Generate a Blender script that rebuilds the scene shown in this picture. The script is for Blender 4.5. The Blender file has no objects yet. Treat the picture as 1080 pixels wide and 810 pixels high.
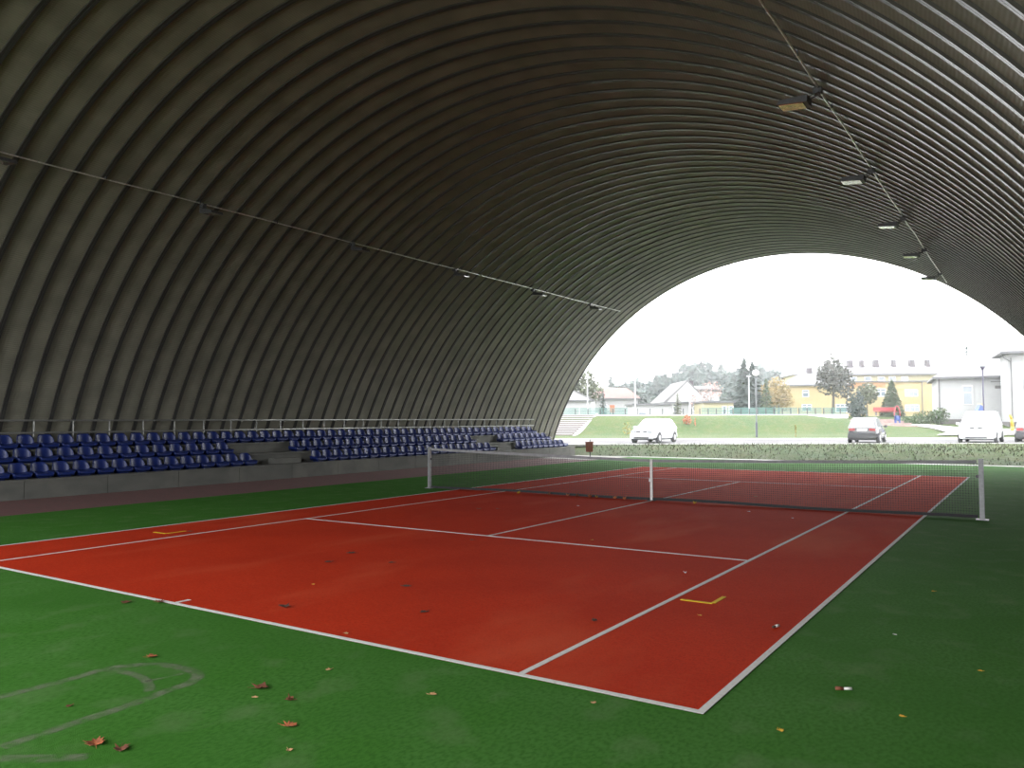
import bpy, bmesh, math, random
from math import sin, cos, pi, radians, sqrt, hypot, atan2
from mathutils import Vector, Matrix

S = bpy.context.scene
COL = S.collection

# ---------------------------------------------------------------- camera, sky, exposure
YAW, PIT, ROLL = -0.5816520546720623, 0.04483264660242481, -0.0026567109640410155
CAM = Vector((7.2556925, -16.7253723, 1.8280967))
fw = Vector((sin(YAW) * cos(PIT), cos(YAW) * cos(PIT), sin(PIT)))
r0 = Vector((cos(YAW), -sin(YAW), 0)); u0 = r0.cross(fw)
rr = r0 * cos(ROLL) + u0 * sin(ROLL); uu = -r0 * sin(ROLL) + u0 * cos(ROLL)
cd = bpy.data.cameras.new('camera'); cam = bpy.data.objects.new('camera', cd); COL.objects.link(cam)
cd.sensor_width = 36; cd.lens = 839.668 / 1080 * 36; cd.clip_end = 2000; cd.clip_start = 0.05
cam.matrix_world = Matrix(((rr.x, uu.x, -fw.x, CAM.x), (rr.y, uu.y, -fw.y, CAM.y), (rr.z, uu.z, -fw.z, CAM.z), (0, 0, 0, 1)))
S.camera = cam

W = bpy.data.worlds.new('overcast_sky'); S.world = W; W.use_nodes = True
bg = W.node_tree.nodes['Background']
bg.inputs[0].default_value = (0.97, 0.985, 1.0, 1); bg.inputs[1].default_value = 1.0
S.view_settings.view_transform = 'Standard'; S.view_settings.look = 'None'
S.view_settings.gamma = 1; S.view_settings.use_curve_mapping = False
S.view_settings.exposure = 3.05
S.cycles.max_bounces = 8; S.cycles.diffuse_bounces = 5; S.cycles.glossy_bounces = 3
S.cycles.transmission_bounces = 4; S.cycles.caustics_reflective = False; S.cycles.caustics_refractive = False
S.cycles.use_denoising = True; S.cycles.volume_bounces = 1

HCX, HCZ, HR = -2.9465, -3.3645, 13.0436      # axis and radius of the barrel roof
Y0, Y1 = -22.0, 22.0
for y, rx in ((Y0, radians(90)), (Y1, radians(-90))):       # light portals in the two open ends
    l = bpy.data.lights.new('portal', 'AREA'); l.shape = 'RECTANGLE'; l.size = 25.2; l.size_y = 9.7
    o = bpy.data.objects.new('portal', l); COL.objects.link(o)
    o.location = (HCX, y, 4.85); o.rotation_euler = (rx, 0, 0)   # -Z faces into the hall
    l.cycles.is_portal = True

# ---------------------------------------------------------------- frame of the outdoor layout (u to the right of the tunnel view, d away)
FH = Vector((sin(YAW), cos(YAW), 0)); RH = Vector((cos(YAW), -sin(YAW), 0))
def wd(u, d, z=0.0): return Vector((CAM.x, CAM.y, 0)) + RH * u + FH * d + Vector((0, 0, z))
def ss(t): t = max(0, min(1, t)); return t * t * (3 - 2 * t)
def ground_z(u, d):
    p = wd(u, d); y = p.y
    if y < 19.35: return -0.06
    z = -0.02 + 0.45 * ss((y - 19.3) / 4.6)
    w = 1 - ss((u - 29) / 8)
    z += w * 1.78 * ss((d - 70) / 9) + (1 - w) * (0.8 * ss((d - 58) / 26) + 0.95 * ss((d - 84) / 20))
    return z

# ---------------------------------------------------------------- materials
def nodes(m): return m.node_tree.nodes, m.node_tree.links
def mat(name, col, rough=0.7, metal=0.0, noise=None, bump=None, spec=0.5, coat=0.0, emit=None, alpha=None, vscale=(1, 1, 1)):
    """noise = (scale, second colour, lo, hi); bump = (scale, distance)"""
    m = bpy.data.materials.new(name); m.use_nodes = True; N, L = nodes(m); b = N['Principled BSDF']
    b.inputs['Base Color'].default_value = (*col, 1); b.inputs['Roughness'].default_value = rough
    b.inputs['Metallic'].default_value = metal; b.inputs['Specular IOR Level'].default_value = spec
    b.inputs['Coat Weight'].default_value = coat
    if noise or bump:
        tc = N.new('ShaderNodeTexCoord'); mp = N.new('ShaderNodeMapping'); mp.inputs['Scale'].default_value = vscale
        L.new(tc.outputs['Object'], mp.inputs[0])
    if noise:
        sc, c2, lo, hi = noise
        n = N.new('ShaderNodeTexNoise'); n.inputs['Scale'].default_value = sc; n.inputs['Detail'].default_value = 6
        n.inputs['Roughness'].default_value = 0.65
        L.new(mp.outputs[0], n.inputs['Vector'])
        r = N.new('ShaderNodeValToRGB'); r.color_ramp.elements[0].position = lo; r.color_ramp.elements[1].position = hi
        r.color_ramp.elements[0].color = (*col, 1); r.color_ramp.elements[1].color = (*c2, 1)
        L.new(n.outputs['Fac'], r.inputs[0]); L.new(r.outputs[0], b.inputs['Base Color'])
    if bump:
        n2 = N.new('ShaderNodeTexNoise'); n2.inputs['Scale'].default_value = bump[0]; n2.inputs['Detail'].default_value = 4
        L.new(mp.outputs[0], n2.inputs['Vector'])
        bp = N.new('ShaderNodeBump'); bp.inputs['Distance'].default_value = bump[1]; bp.inputs['Strength'].default_value = 0.8
        L.new(n2.outputs['Fac'], bp.inputs['Height']); L.new(bp.outputs[0], b.inputs['Normal'])
    if alpha is not None: b.inputs['Alpha'].default_value = alpha
    return m

def layered(name, base, layers, rough=0.9, bump=None, spec=0.2):
    """base colour with several noise layers: (scale, colour, lo, hi, strength, mapping scale, detail)"""
    m = bpy.data.materials.new(name); m.use_nodes = True; N, L = nodes(m); b = N['Principled BSDF']
    b.inputs['Roughness'].default_value = rough; b.inputs['Specular IOR Level'].default_value = spec
    tc = N.new('ShaderNodeTexCoord'); prev = None
    for i, (sc, c, lo, hi, st, ms, det) in enumerate(layers):
        mp = N.new('ShaderNodeMapping'); mp.inputs['Scale'].default_value = ms; mp.inputs['Location'].default_value = (i * 3.7, i * 1.9, 0)
        mp.inputs['Rotation'].default_value = (0, 0, 0.25 * i)
        L.new(tc.outputs['Object'], mp.inputs[0])
        n = N.new('ShaderNodeTexNoise'); n.inputs['Scale'].default_value = sc; n.inputs['Detail'].default_value = det
        L.new(mp.outputs[0], n.inputs['Vector'])
        r = N.new('ShaderNodeMapRange'); r.inputs['From Min'].default_value = lo; r.inputs['From Max'].default_value = hi
        r.inputs['To Max'].default_value = st
        L.new(n.outputs['Fac'], r.inputs['Value'])
        mx = N.new('ShaderNodeMix'); mx.data_type = 'RGBA'; L.new(r.outputs[0], mx.inputs['Factor'])
        if prev: L.new(prev, mx.inputs['A'])
        else: mx.inputs['A'].default_value = (*base, 1)
        mx.inputs['B'].default_value = (*c, 1); prev = mx.outputs['Result']
    L.new(prev, b.inputs['Base Color'])
    if bump:
        n2 = N.new('ShaderNodeTexNoise'); n2.inputs['Scale'].default_value = bump[0]; n2.inputs['Detail'].default_value = 3
        L.new(tc.outputs['Object'], n2.inputs['Vector'])
        bp = N.new('ShaderNodeBump'); bp.inputs['Distance'].default_value = bump[1]
        L.new(n2.outputs['Fac'], bp.inputs['Height']); L.new(bp.outputs[0], b.inputs['Normal'])
    return m

M = {}
M['turf'] = layered('green_turf', (0.046, 0.150, 0.022), [
    (1.1, (0.060, 0.165, 0.034), 0.35, 0.7, 1.0, (1, 1, 1), 4),
    (38, (0.028, 0.105, 0.013), 0.40, 0.66, 0.7, (1, 0.6, 1), 4),
    (2.6, (0.120, 0.185, 0.080), 0.54, 0.80, 0.6, (1, 0.8, 1), 6),
    (0.6, (0.036, 0.125, 0.018), 0.5, 0.7, 0.6, (1, 1, 1), 3)], bump=(160, 0.003), spec=0.03)
M['clay'] = layered('red_court_turf', (0.47, 0.036, 0.012), [
    (0.9, (0.42, 0.031, 0.011), 0.40, 0.65, 1.0, (1, 1, 1), 4),
    (60, (0.30, 0.024, 0.009), 0.45, 0.70, 0.7, (1, 0.6, 1), 3),
    (0.7, (0.50, 0.080, 0.035), 0.55, 0.75, 0.75, (1, 0.35, 1), 6),
    (28, (0.46, 0.055, 0.02), 0.52, 0.75, 0.5, (0.3, 1, 1), 4)], bump=(160, 0.005), spec=0.03)
M['line'] = layered('white_line_turf', (0.62, 0.60, 0.58), [(25, (0.48, 0.42, 0.40), 0.5, 0.8, 0.8, (1, 1, 1), 4)])
M['yellow_line'] = layered('yellow_line_turf', (0.62, 0.42, 0.02), [(30, (0.5, 0.28, 0.03), 0.5, 0.8, 0.8, (1, 1, 1), 4)])
def worn_mat():
    m = bpy.data.materials.new('worn_pale_turf'); m.use_nodes = True; N, L = nodes(m); b = N['Principled BSDF']
    b.inputs['Base Color'].default_value = (0.17, 0.20, 0.12, 1); b.inputs['Roughness'].default_value = 0.95
    tc = N.new('ShaderNodeTexCoord'); n = N.new('ShaderNodeTexNoise'); n.inputs['Scale'].default_value = 9; n.inputs['Detail'].default_value = 8
    L.new(tc.outputs['Object'], n.inputs['Vector'])
    uv = N.new('ShaderNodeUVMap'); sx = N.new('ShaderNodeSeparateXYZ'); L.new(uv.outputs[0], sx.inputs[0])
    # fade to the edges of the strip: 4 v (1-v)
    a = N.new('ShaderNodeMath'); a.operation = 'SUBTRACT'; a.inputs[0].default_value = 1; L.new(sx.outputs['Y'], a.inputs[1])
    c = N.new('ShaderNodeMath'); c.operation = 'MULTIPLY'; L.new(sx.outputs['Y'], c.inputs[0]); L.new(a.outputs[0], c.inputs[1])
    d = N.new('ShaderNodeMath'); d.operation = 'MULTIPLY'; d.inputs[1].default_value = 5.0; d.use_clamp = True; L.new(c.outputs[0], d.inputs[0])
    e = N.new('ShaderNodeMapRange'); e.inputs['From Min'].default_value = 0.3; e.inputs['From Max'].default_value = 0.62; e.inputs['To Max'].default_value = 0.55
    L.new(n.outputs['Fac'], e.inputs['Value'])
    f = N.new('ShaderNodeMath'); f.operation = 'MULTIPLY'; L.new(d.outputs[0], f.inputs[0]); L.new(e.outputs[0], f.inputs[1])
    L.new(f.outputs[0], b.inputs['Alpha'])
    return m
M['worn'] = worn_mat()
M['concrete'] = layered('grey_concrete', (0.11, 0.11, 0.10), [
    (3, (0.085, 0.087, 0.08), 0.45, 0.7, 0.9, (1, 0.5, 1), 6), (0.8, (0.17, 0.165, 0.145), 0.5, 0.7, 0.7, (1, 1, 1), 4)], bump=(40, 0.003))
M['pale_concrete'] = layered('pale_concrete', (0.34, 0.33, 0.31), [(2, (0.24, 0.23, 0.22), 0.5, 0.75, 0.8, (1, 1, 1), 5)])
def brick_mat():
    m = bpy.data.materials.new('brick_paving'); m.use_nodes = True; N, L = nodes(m); b = N['Principled BSDF']
    b.inputs['Roughness'].default_value = 0.85
    tc = N.new('ShaderNodeTexCoord'); bt = N.new('ShaderNodeTexBrick'); bt.inputs['Scale'].default_value = 4.0
    bt.inputs['Color1'].default_value = (0.15, 0.050, 0.050, 1); bt.inputs['Color2'].default_value = (0.11, 0.045, 0.042, 1)
    bt.inputs['Mortar'].default_value = (0.06, 0.045, 0.04, 1); bt.inputs['Mortar Size'].default_value = 0.02
    L.new(tc.outputs['Object'], bt.inputs['Vector']); L.new(bt.outputs['Color'], b.inputs['Base Color'])
    return m
M['brick'] = brick_mat()
def steel_panel():
    m = bpy.data.materials.new('galvanised_arch_panels'); m.use_nodes = True; N, L = nodes(m); b = N['Principled BSDF']
    b.inputs['Metallic'].default_value = 0.2; b.inputs['Roughness'].default_value = 0.5
    uv = N.new('ShaderNodeUVMap'); sx = N.new('ShaderNodeSeparateXYZ'); L.new(uv.outputs[0], sx.inputs[0])
    w = N.new('ShaderNodeMath'); w.operation = 'MULTIPLY'; w.inputs[1].default_value = 2 * pi / 0.055; L.new(sx.outputs['X'], w.inputs[0])
    s = N.new('ShaderNodeMath'); s.operation = 'SINE'; L.new(w.outputs[0], s.inputs[0])
    bp = N.new('ShaderNodeBump'); bp.inputs['Distance'].default_value = 0.0022; bp.inputs['Strength'].default_value = 0.7
    L.new(s.outputs[0], bp.inputs['Height']); L.new(bp.outputs[0], b.inputs['Normal'])
    tc = N.new('ShaderNodeTexCoord'); n = N.new('ShaderNodeTexNoise'); n.inputs['Scale'].default_value = 1.3; n.inputs['Detail'].default_value = 5
    L.new(tc.outputs['Object'], n.inputs['Vector'])
    r = N.new('ShaderNodeValToRGB'); r.color_ramp.elements[0].position = 0.35; r.color_ramp.elements[1].position = 0.7
    r.color_ramp.elements[0].color = (0.165, 0.160, 0.127, 1); r.color_ramp.elements[1].color = (0.235, 0.226, 0.180, 1)
    L.new(n.outputs['Fac'], r.inputs[0]); L.new(r.outputs[0], b.inputs['Base Color'])
    return m
M['panel'] = steel_panel()
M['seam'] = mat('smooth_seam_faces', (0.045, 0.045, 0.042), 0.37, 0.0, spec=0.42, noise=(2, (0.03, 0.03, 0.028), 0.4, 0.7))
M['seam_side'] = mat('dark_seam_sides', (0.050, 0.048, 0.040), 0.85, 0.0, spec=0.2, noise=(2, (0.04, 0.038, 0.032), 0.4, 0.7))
M['grass'] = layered('meadow_grass', (0.048, 0.088, 0.003), [
    (0.22, (0.026, 0.078, 0.003), 0.42, 0.60, 0.9, (1, 1, 1), 5),
    (1.3, (0.090, 0.092, 0.014), 0.48, 0.72, 0.9, (1, 1, 1), 6),
    (5, (0.15, 0.14, 0.10), 0.52, 0.72, 0.85, (1, 1, 1), 5),
    (30, (0.020, 0.042, 0.006), 0.50, 0.75, 0.6, (1, 1, 1), 3)], bump=(7, 0.08))
M['blade_a'] = mat('grass_blades', (0.036, 0.060, 0.004), 0.8, noise=(0.8, (0.11, 0.10, 0.055), 0.42, 0.62))
M['asphalt'] = layered('pale_asphalt', (0.125, 0.12, 0.125), [(0.4, (0.17, 0.165, 0.165), 0.4, 0.7, 0.9, (1, 1, 1), 5)])
M['kerb'] = mat('white_kerb', (0.55, 0.54, 0.52), 0.8, noise=(8, (0.4, 0.39, 0.37), 0.4, 0.8))
M['seat'] = mat('blue_seat_plastic', (0.0055, 0.015, 0.095), 0.42, spec=0.38, noise=(4, (0.007, 0.019, 0.115), 0.4, 0.7))
M['rail'] = mat('galvanised_rail', (0.28, 0.285, 0.27), 0.35, 0.7, noise=(30, (0.22, 0.22, 0.21), 0.4, 0.7))
M['conduit'] = mat('white_conduit', (0.85, 0.85, 0.83), 0.3, 0.6, noise=(30, (0.5, 0.5, 0.48), 0.4, 0.7))
M['post'] = mat('net_post_metal', (0.24, 0.245, 0.25), 0.45, 0.3, noise=(20, (0.18, 0.18, 0.19), 0.4, 0.7))
M['net'] = mat('black_netting', (0.02, 0.02, 0.022), 0.9, noise=(20, (0.03, 0.03, 0.03), 0.4, 0.7))
M['tape'] = mat('white_net_tape', (0.26, 0.26, 0.27), 0.9, noise=(6, (0.19, 0.19, 0.20), 0.4, 0.7))
M['strap'] = mat('white_strap', (0.70, 0.69, 0.68), 0.9, noise=(20, (0.55, 0.54, 0.53), 0.4, 0.7))
M['lamp_body'] = mat('dark_lamp_housing', (0.07, 0.07, 0.075), 0.5, 0.3, noise=(20, (0.05, 0.05, 0.05), 0.4, 0.7))
M['lamp_glass'] = mat('lamp_glass', (0.75, 0.75, 0.72), 0.12, 0.8, noise=(20, (0.6, 0.6, 0.58), 0.4, 0.7))
M['painted_reflection'] = mat('lamp_glass_painted_reflection', (0.50, 0.20, 0.10), 0.12, 0.8, noise=(12, (0.8, 0.35, 0.2), 0.45, 0.6))  # reflection of the red court painted into the glass colour
M['car_white'] = mat('white_car_paint', (0.75, 0.77, 0.78), 0.25, coat=0.6, noise=(2, (0.70, 0.72, 0.74), 0.4, 0.7))
M['car_black'] = mat('black_car_paint', (0.030, 0.030, 0.036), 0.22, coat=0.7, noise=(2, (0.024, 0.024, 0.03), 0.4, 0.7))
M['car_glass'] = mat('car_glass', (0.20, 0.26, 0.26), 0.08, 0.0, coat=1.0, spec=0.9, noise=(1, (0.16, 0.22, 0.23), 0.4, 0.7))
M['tyre'] = mat('tyre_rubber', (0.02, 0.02, 0.022), 0.85, noise=(20, (0.03, 0.03, 0.03), 0.4, 0.7))
M['rim'] = mat('silver_rim', (0.5, 0.5, 0.52), 0.3, 0.6, noise=(20, (0.4, 0.4, 0.42), 0.4, 0.7))
M['bumper'] = mat('dark_bumper', (0.045, 0.045, 0.05), 0.6, noise=(20, (0.035, 0.035, 0.04), 0.4, 0.7))
M['red_light'] = mat('red_tail_lens', (0.45, 0.012, 0.02), 0.2, coat=0.5, noise=(10, (0.35, 0.01, 0.02), 0.4, 0.7))
M['head_light'] = mat('headlight_lens', (0.5, 0.52, 0.54), 0.1, coat=0.8, noise=(10, (0.4, 0.42, 0.44), 0.4, 0.7))
M['plate'] = mat('white_plate', (0.8, 0.8, 0.78), 0.4, noise=(10, (0.7, 0.7, 0.68), 0.4, 0.7))
M['wall_white'] = mat('white_render', (0.50, 0.50, 0.505), 0.9, noise=(0.6, (0.44, 0.44, 0.45), 0.4, 0.7))
M['wall_yellow'] = mat('yellow_render', (0.42, 0.32, 0.15), 0.9, noise=(0.4, (0.45, 0.36, 0.19), 0.4, 0.7))
M['wall_orange'] = mat('orange_render', (0.42, 0.20, 0.075), 0.9, noise=(0.4, (0.45, 0.23, 0.10), 0.4, 0.7))
M['wall_cream'] = mat('cream_render', (0.46, 0.41, 0.25), 0.9, noise=(0.4, (0.40, 0.36, 0.22), 0.4, 0.7))
M['roof_white'] = mat('pale_metal_roof', (0.14, 0.135, 0.14), 0.7, noise=(0.6, (0.17, 0.165, 0.17), 0.4, 0.7))
M['roof_grey'] = mat('grey_roof', (0.125, 0.12, 0.13), 0.7, noise=(0.6, (0.15, 0.145, 0.15), 0.4, 0.7))
M['roof_red'] = mat('faded_red_tiles', (0.22, 0.10, 0.085), 0.8, noise=(1.5, (0.26, 0.14, 0.12), 0.4, 0.7))
M['eave'] = mat('grey_eave', (0.12, 0.12, 0.13), 0.6, noise=(3, (0.09, 0.09, 0.10), 0.4, 0.7))
M['chimney'] = mat('mauve_brick_chimney', (0.085, 0.070, 0.085), 0.9, noise=(3, (0.11, 0.085, 0.10), 0.4, 0.7))
M['pane'] = mat('window_pane', (0.16, 0.20, 0.24), 0.1, spec=0.8, noise=(2, (0.12, 0.16, 0.2), 0.4, 0.7))
M['frame'] = mat('white_frame', (0.6, 0.6, 0.6), 0.6, noise=(5, (0.52, 0.52, 0.52), 0.4, 0.7))
M['teal_frame'] = mat('teal_frame', (0.02, 0.22, 0.24), 0.6, noise=(5, (0.02, 0.18, 0.20), 0.4, 0.7))
M['plinth'] = mat('grey_plinth', (0.11, 0.10, 0.10), 0.9, noise=(2, (0.15, 0.14, 0.14), 0.4, 0.7))
M['teal_fence'] = mat('teal_fence', (0.075, 0.22, 0.19), 0.7, noise=(0.3, (0.15, 0.28, 0.25), 0.4, 0.7))
M['dark_post'] = mat('dark_fence_post', (0.05, 0.055, 0.06), 0.7, noise=(3, (0.07, 0.07, 0.08), 0.4, 0.7))
M['lamp_post'] = mat('grey_lamp_post', (0.16, 0.17, 0.18), 0.5, 0.3, noise=(3, (0.20, 0.21, 0.22), 0.4, 0.7))
M['post_sleeve'] = mat('dark_post_sleeve', (0.045, 0.05, 0.07), 0.5, 0.3, noise=(3, (0.06, 0.06, 0.08), 0.4, 0.7))
M['purple_post'] = mat('dark_violet_post', (0.045, 0.035, 0.09), 0.5, noise=(3, (0.06, 0.05, 0.11), 0.4, 0.7))
M['pale_post'] = mat('pale_mast', (0.5, 0.52, 0.54), 0.5, noise=(3, (0.45, 0.47, 0.5), 0.4, 0.7))
M['globe'] = mat('white_globe', (0.75, 0.74, 0.70), 0.3, noise=(3, (0.7, 0.7, 0.66), 0.4, 0.7))
M['rust'] = mat('rust_red_bin', (0.20, 0.050, 0.022), 0.7, noise=(12, (0.12, 0.035, 0.02), 0.45, 0.7))
M['spruce'] = mat('spruce_needles', (0.050, 0.085, 0.075), 0.8, noise=(1.2, (0.09, 0.12, 0.11), 0.4, 0.7))
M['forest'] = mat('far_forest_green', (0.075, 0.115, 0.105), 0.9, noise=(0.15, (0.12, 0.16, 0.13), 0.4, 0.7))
M['leafgreen'] = mat('grey_green_leaves', (0.12, 0.145, 0.075), 0.8, noise=(1.2, (0.15, 0.15, 0.10), 0.4, 0.7))
M['darkleaf'] = mat('dark_leaves', (0.055, 0.065, 0.050), 0.8, noise=(1.2, (0.12, 0.10, 0.085), 0.45, 0.7))
M['autumn'] = mat('autumn_leaves', (0.34, 0.22, 0.06), 0.8, noise=(1.2, (0.25, 0.22, 0.09), 0.4, 0.7))
M['hedge'] = mat('hedge_leaves', (0.050, 0.10, 0.030), 0.8, noise=(2.2, (0.16, 0.12, 0.09), 0.5, 0.7))
M['bark'] = mat('grey_bark', (0.10, 0.085, 0.07), 0.9, noise=(4, (0.07, 0.06, 0.05), 0.4, 0.7))
M['orange_flower'] = mat('orange_foliage', (0.50, 0.10, 0.035), 0.8, noise=(6, (0.45, 0.16, 0.05), 0.4, 0.7))
M['yellow_weed'] = mat('yellow_weed', (0.36, 0.30, 0.08), 0.8, noise=(6, (0.30, 0.22, 0.06), 0.4, 0.7))
M['orange_sign'] = mat('orange_plastic', (0.55, 0.13, 0.03), 0.6, noise=(4, (0.45, 0.10, 0.03), 0.4, 0.7))
M['yellow_paint'] = mat('yellow_paint', (0.50, 0.36, 0.02), 0.5, noise=(4, (0.42, 0.30, 0.03), 0.4, 0.7))
M['blue_paint'] = mat('blue_paint', (0.03, 0.08, 0.35), 0.5, noise=(4, (0.025, 0.07, 0.28), 0.4, 0.7))
M['red_paint'] = mat('red_paint', (0.45, 0.05, 0.07), 0.5, noise=(4, (0.38, 0.05, 0.06), 0.4, 0.7))
M['leaf_brown'] = mat('dry_brown_leaf', (0.16, 0.050, 0.020), 0.8, noise=(30, (0.09, 0.030, 0.015), 0.4, 0.65))
M['leaf_rust'] = mat('dry_rust_leaf', (0.38, 0.11, 0.035), 0.8, noise=(30, (0.18, 0.05, 0.02), 0.4, 0.65))
M['leaf_dark'] = mat('dry_dark_leaf', (0.045, 0.030, 0.020), 0.8, noise=(30, (0.08, 0.03, 0.02), 0.4, 0.65))
M['leaf_tan'] = mat('dry_tan_leaf', (0.50, 0.30, 0.14), 0.8, noise=(30, (0.35, 0.18, 0.08), 0.4, 0.65))
M['leaf_yellow'] = mat('yellow_leaf', (0.60, 0.36, 0.03), 0.8, noise=(30, (0.45, 0.22, 0.03), 0.4, 0.65))
M['litter_white'] = mat('white_paper', (0.75, 0.73, 0.70), 0.8, noise=(30, (0.6, 0.58, 0.55), 0.4, 0.65))

M['step'] = mat('pinkish_concrete', (0.18, 0.145, 0.14), 0.9, noise=(2, (0.21, 0.18, 0.175), 0.4, 0.7))
def scale_colour(keys, k):
    for key in keys:
        for n in M[key].node_tree.nodes:
            if n.type == 'VALTORGB':
                for e in n.color_ramp.elements: e.color = (e.color[0] * k, e.color[1] * k, e.color[2] * k, 1)
            elif n.type == 'MIX':
                for q in n.inputs:
                    if q.type == 'RGBA': q.default_value = [c * k for c in q.default_value[:3]] + [1]
scale_colour(('grass', 'blade_a', 'asphalt', 'wall_yellow', 'wall_orange', 'wall_cream', 'roof_white', 'roof_grey', 'roof_red', 'eave', 'chimney', 'pane', 'teal_frame', 'plinth',
              'teal_fence', 'dark_post', 'lamp_post', 'purple_post', 'spruce', 'forest', 'leafgreen', 'darkleaf', 'autumn', 'hedge', 'bark', 'orange_flower', 'yellow_weed',
              'orange_sign', 'yellow_paint', 'blue_paint', 'red_paint', 'car_glass', 'wall_white', 'red_light', 'step'), 0.56)
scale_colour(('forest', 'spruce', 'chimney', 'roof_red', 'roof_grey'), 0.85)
# ---------------------------------------------------------------- helpers
def bx(bm, x0, x1, y0, y1, z0, z1):
    v = [bm.verts.new(p) for p in ((x0, y0, z0), (x1, y0, z0), (x1, y1, z0), (x0, y1, z0), (x0, y0, z1), (x1, y0, z1), (x1, y1, z1), (x0, y1, z1))]
    for f in ((0, 3, 2, 1), (4, 5, 6, 7), (0, 1, 5, 4), (1, 2, 6, 5), (2, 3, 7, 6), (3, 0, 4, 7)): bm.faces.new([v[i] for i in f])
    return v
def box_bm(*a, bevel=0):
    bm = bmesh.new(); bx(bm, *a)
    if bevel: bmesh.ops.bevel(bm, geom=bm.edges[:], offset=bevel, segments=2, affect='EDGES')
    return bm
def tube(bm, p, q, r, r2=None, n=8, cap=True):
    p, q = Vector(p), Vector(q); r2 = r if r2 is None else r2
    a = (q - p).normalized(); s = a.orthogonal().normalized(); t = a.cross(s)
    A = [bm.verts.new(p + (s * cos(2 * pi * i / n) + t * sin(2 * pi * i / n)) * r) for i in range(n)]
    B = [bm.verts.new(q + (s * cos(2 * pi * i / n) + t * sin(2 * pi * i / n)) * r2) for i in range(n)]
    for i in range(n):
        j = (i + 1) % n; bm.faces.new((A[i], A[j], B[j], B[i]))
    if cap: bm.faces.new(A[::-1]); bm.faces.new(B)
def tube_bm(p, q, r, r2=None, n=8):
    bm = bmesh.new(); tube(bm, p, q, r, r2, n); return bm
def prism(bm, pts, a0, a1, fn):
    """polygon pts (p, q) extruded between a0 and a1; fn(p, q, a) gives the point"""
    A = [bm.verts.new(fn(p, q, a0)) for p, q in pts]; B = [bm.verts.new(fn(p, q, a1)) for p, q in pts]
    bm.faces.new(A); bm.faces.new(B[::-1])
    n = len(pts)
    for i in range(n):
        j = (i + 1) % n; bm.faces.new((A[i], B[i], B[j], A[j]))
def obj(name, bm, m, parent=None, smooth=False):
    me = bpy.data.meshes.new(name)
    bmesh.ops.recalc_face_normals(bm, faces=bm.faces[:]) if bm.faces else None
    bm.to_mesh(me); bm.free()
    if m: me.materials.append(M[m] if isinstance(m, str) else m)
    if smooth:
        for p in me.polygons: p.use_smooth = True
    o = bpy.data.objects.new(name, me); COL.objects.link(o)
    if parent: o.parent = parent
    return o
def tag(o, label, cat, group=None, kind=None):
    if label: o['label'] = label
    if cat: o['category'] = cat
    if group: o['group'] = group
    if kind: o['kind'] = kind
    return o
def thing(name, label, cat, loc=(0, 0, 0), rz=0, group=None, rot=None):
    o = bpy.data.objects.new(name, None); COL.objects.link(o); o.empty_display_size = 0.1
    o.location = loc; o.rotation_euler = rot if rot else (0, 0, rz)
    return tag(o, label, cat, group)
def struct(name, bm, m, smooth=False):
    o = obj(name, bm, m, smooth=smooth); o['kind'] = 'structure'; return o
def dup(root, loc, rz=None, label=None, group=None, scale=None):
    r = root.copy(); COL.objects.link(r); r.location = loc
    if rz is not None: r.rotation_euler = (0, 0, rz)
    if label: r['label'] = label
    if group: r['group'] = group
    if scale: r.scale = scale
    for ch in list(root.children):
        c = ch.copy(); COL.objects.link(c); c.parent = r
        for g in list(ch.children):
            d = g.copy(); COL.objects.link(d); d.parent = c
    return r
OZ = -YAW          # rotation of a thing whose front looks back towards the hall
def ordinal(n):
    w = ['first', 'second', 'third', 'fourth', 'fifth', 'sixth', 'seventh', 'eighth', 'ninth', 'tenth', 'eleventh', 'twelfth', 'thirteenth',
         'fourteenth', 'fifteenth', 'sixteenth', 'seventeenth', 'eighteenth', 'nineteenth', 'twentieth']
    if n <= 20: return w[n - 1]
    if n < 30: return 'twenty-' + w[n - 21]
    if n == 30: return 'thirtieth'
    return 'thirty-' + w[n - 31]

# ---------------------------------------------------------------- the setting
# outdoor terrain
bm = bmesh.new()
us = [-220, -160, -120, -90] + [-70 + 3 * i for i in range(62)] + [130, 160, 200, 260]
ds = [-70, -50, -30, -15, 0, 10, 20] + [22 + 0.6 * i for i in range(55)] + [56 + 1.2 * i for i in range(50)] + [120, 135, 150, 170, 200, 240, 300, 380, 480]
grid = []
for d in ds:
    row = []
    for u in us:
        p = wd(u, d); p.z = ground_z(u, d); row.append(bm.verts.new(p))
    grid.append(row)
for i in range(len(ds) - 1):
    for j in range(len(us) - 1): bm.faces.new((grid[i][j], grid[i][j + 1], grid[i + 1][j + 1], grid[i + 1][j]))
struct('ground', bm, 'grass', smooth=True)

# floors inside the hall
struct('floor', box_bm(-9.4, 9.45, -22.0, 18.9, -0.05, 0.0), 'turf')
struct('floor.001', box_bm(-12.5, -9.4, -22.0, 15.6, -0.05, -0.002), 'brick')
struct('floor.002', box_bm(-12.5, -9.4, 15.6, 19.4, -0.05, -0.001), 'pale_concrete')
struct('trim_1', box_bm(-9.4, 14, 18.9, 19.35, -0.05, 0.012), 'kerb')
struct('floor.003', box_bm(-24, 22, -40, -22.0, -0.05, -0.004), 'pale_concrete')
struct('wall_left', box_bm(-16.1, -15.5, Y0, Y1, -0.05, 0.12), 'concrete')
struct('wall_right', box_bm(9.5, 10.2, Y0, Y1, -0.05, 0.12), 'concrete')

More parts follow.
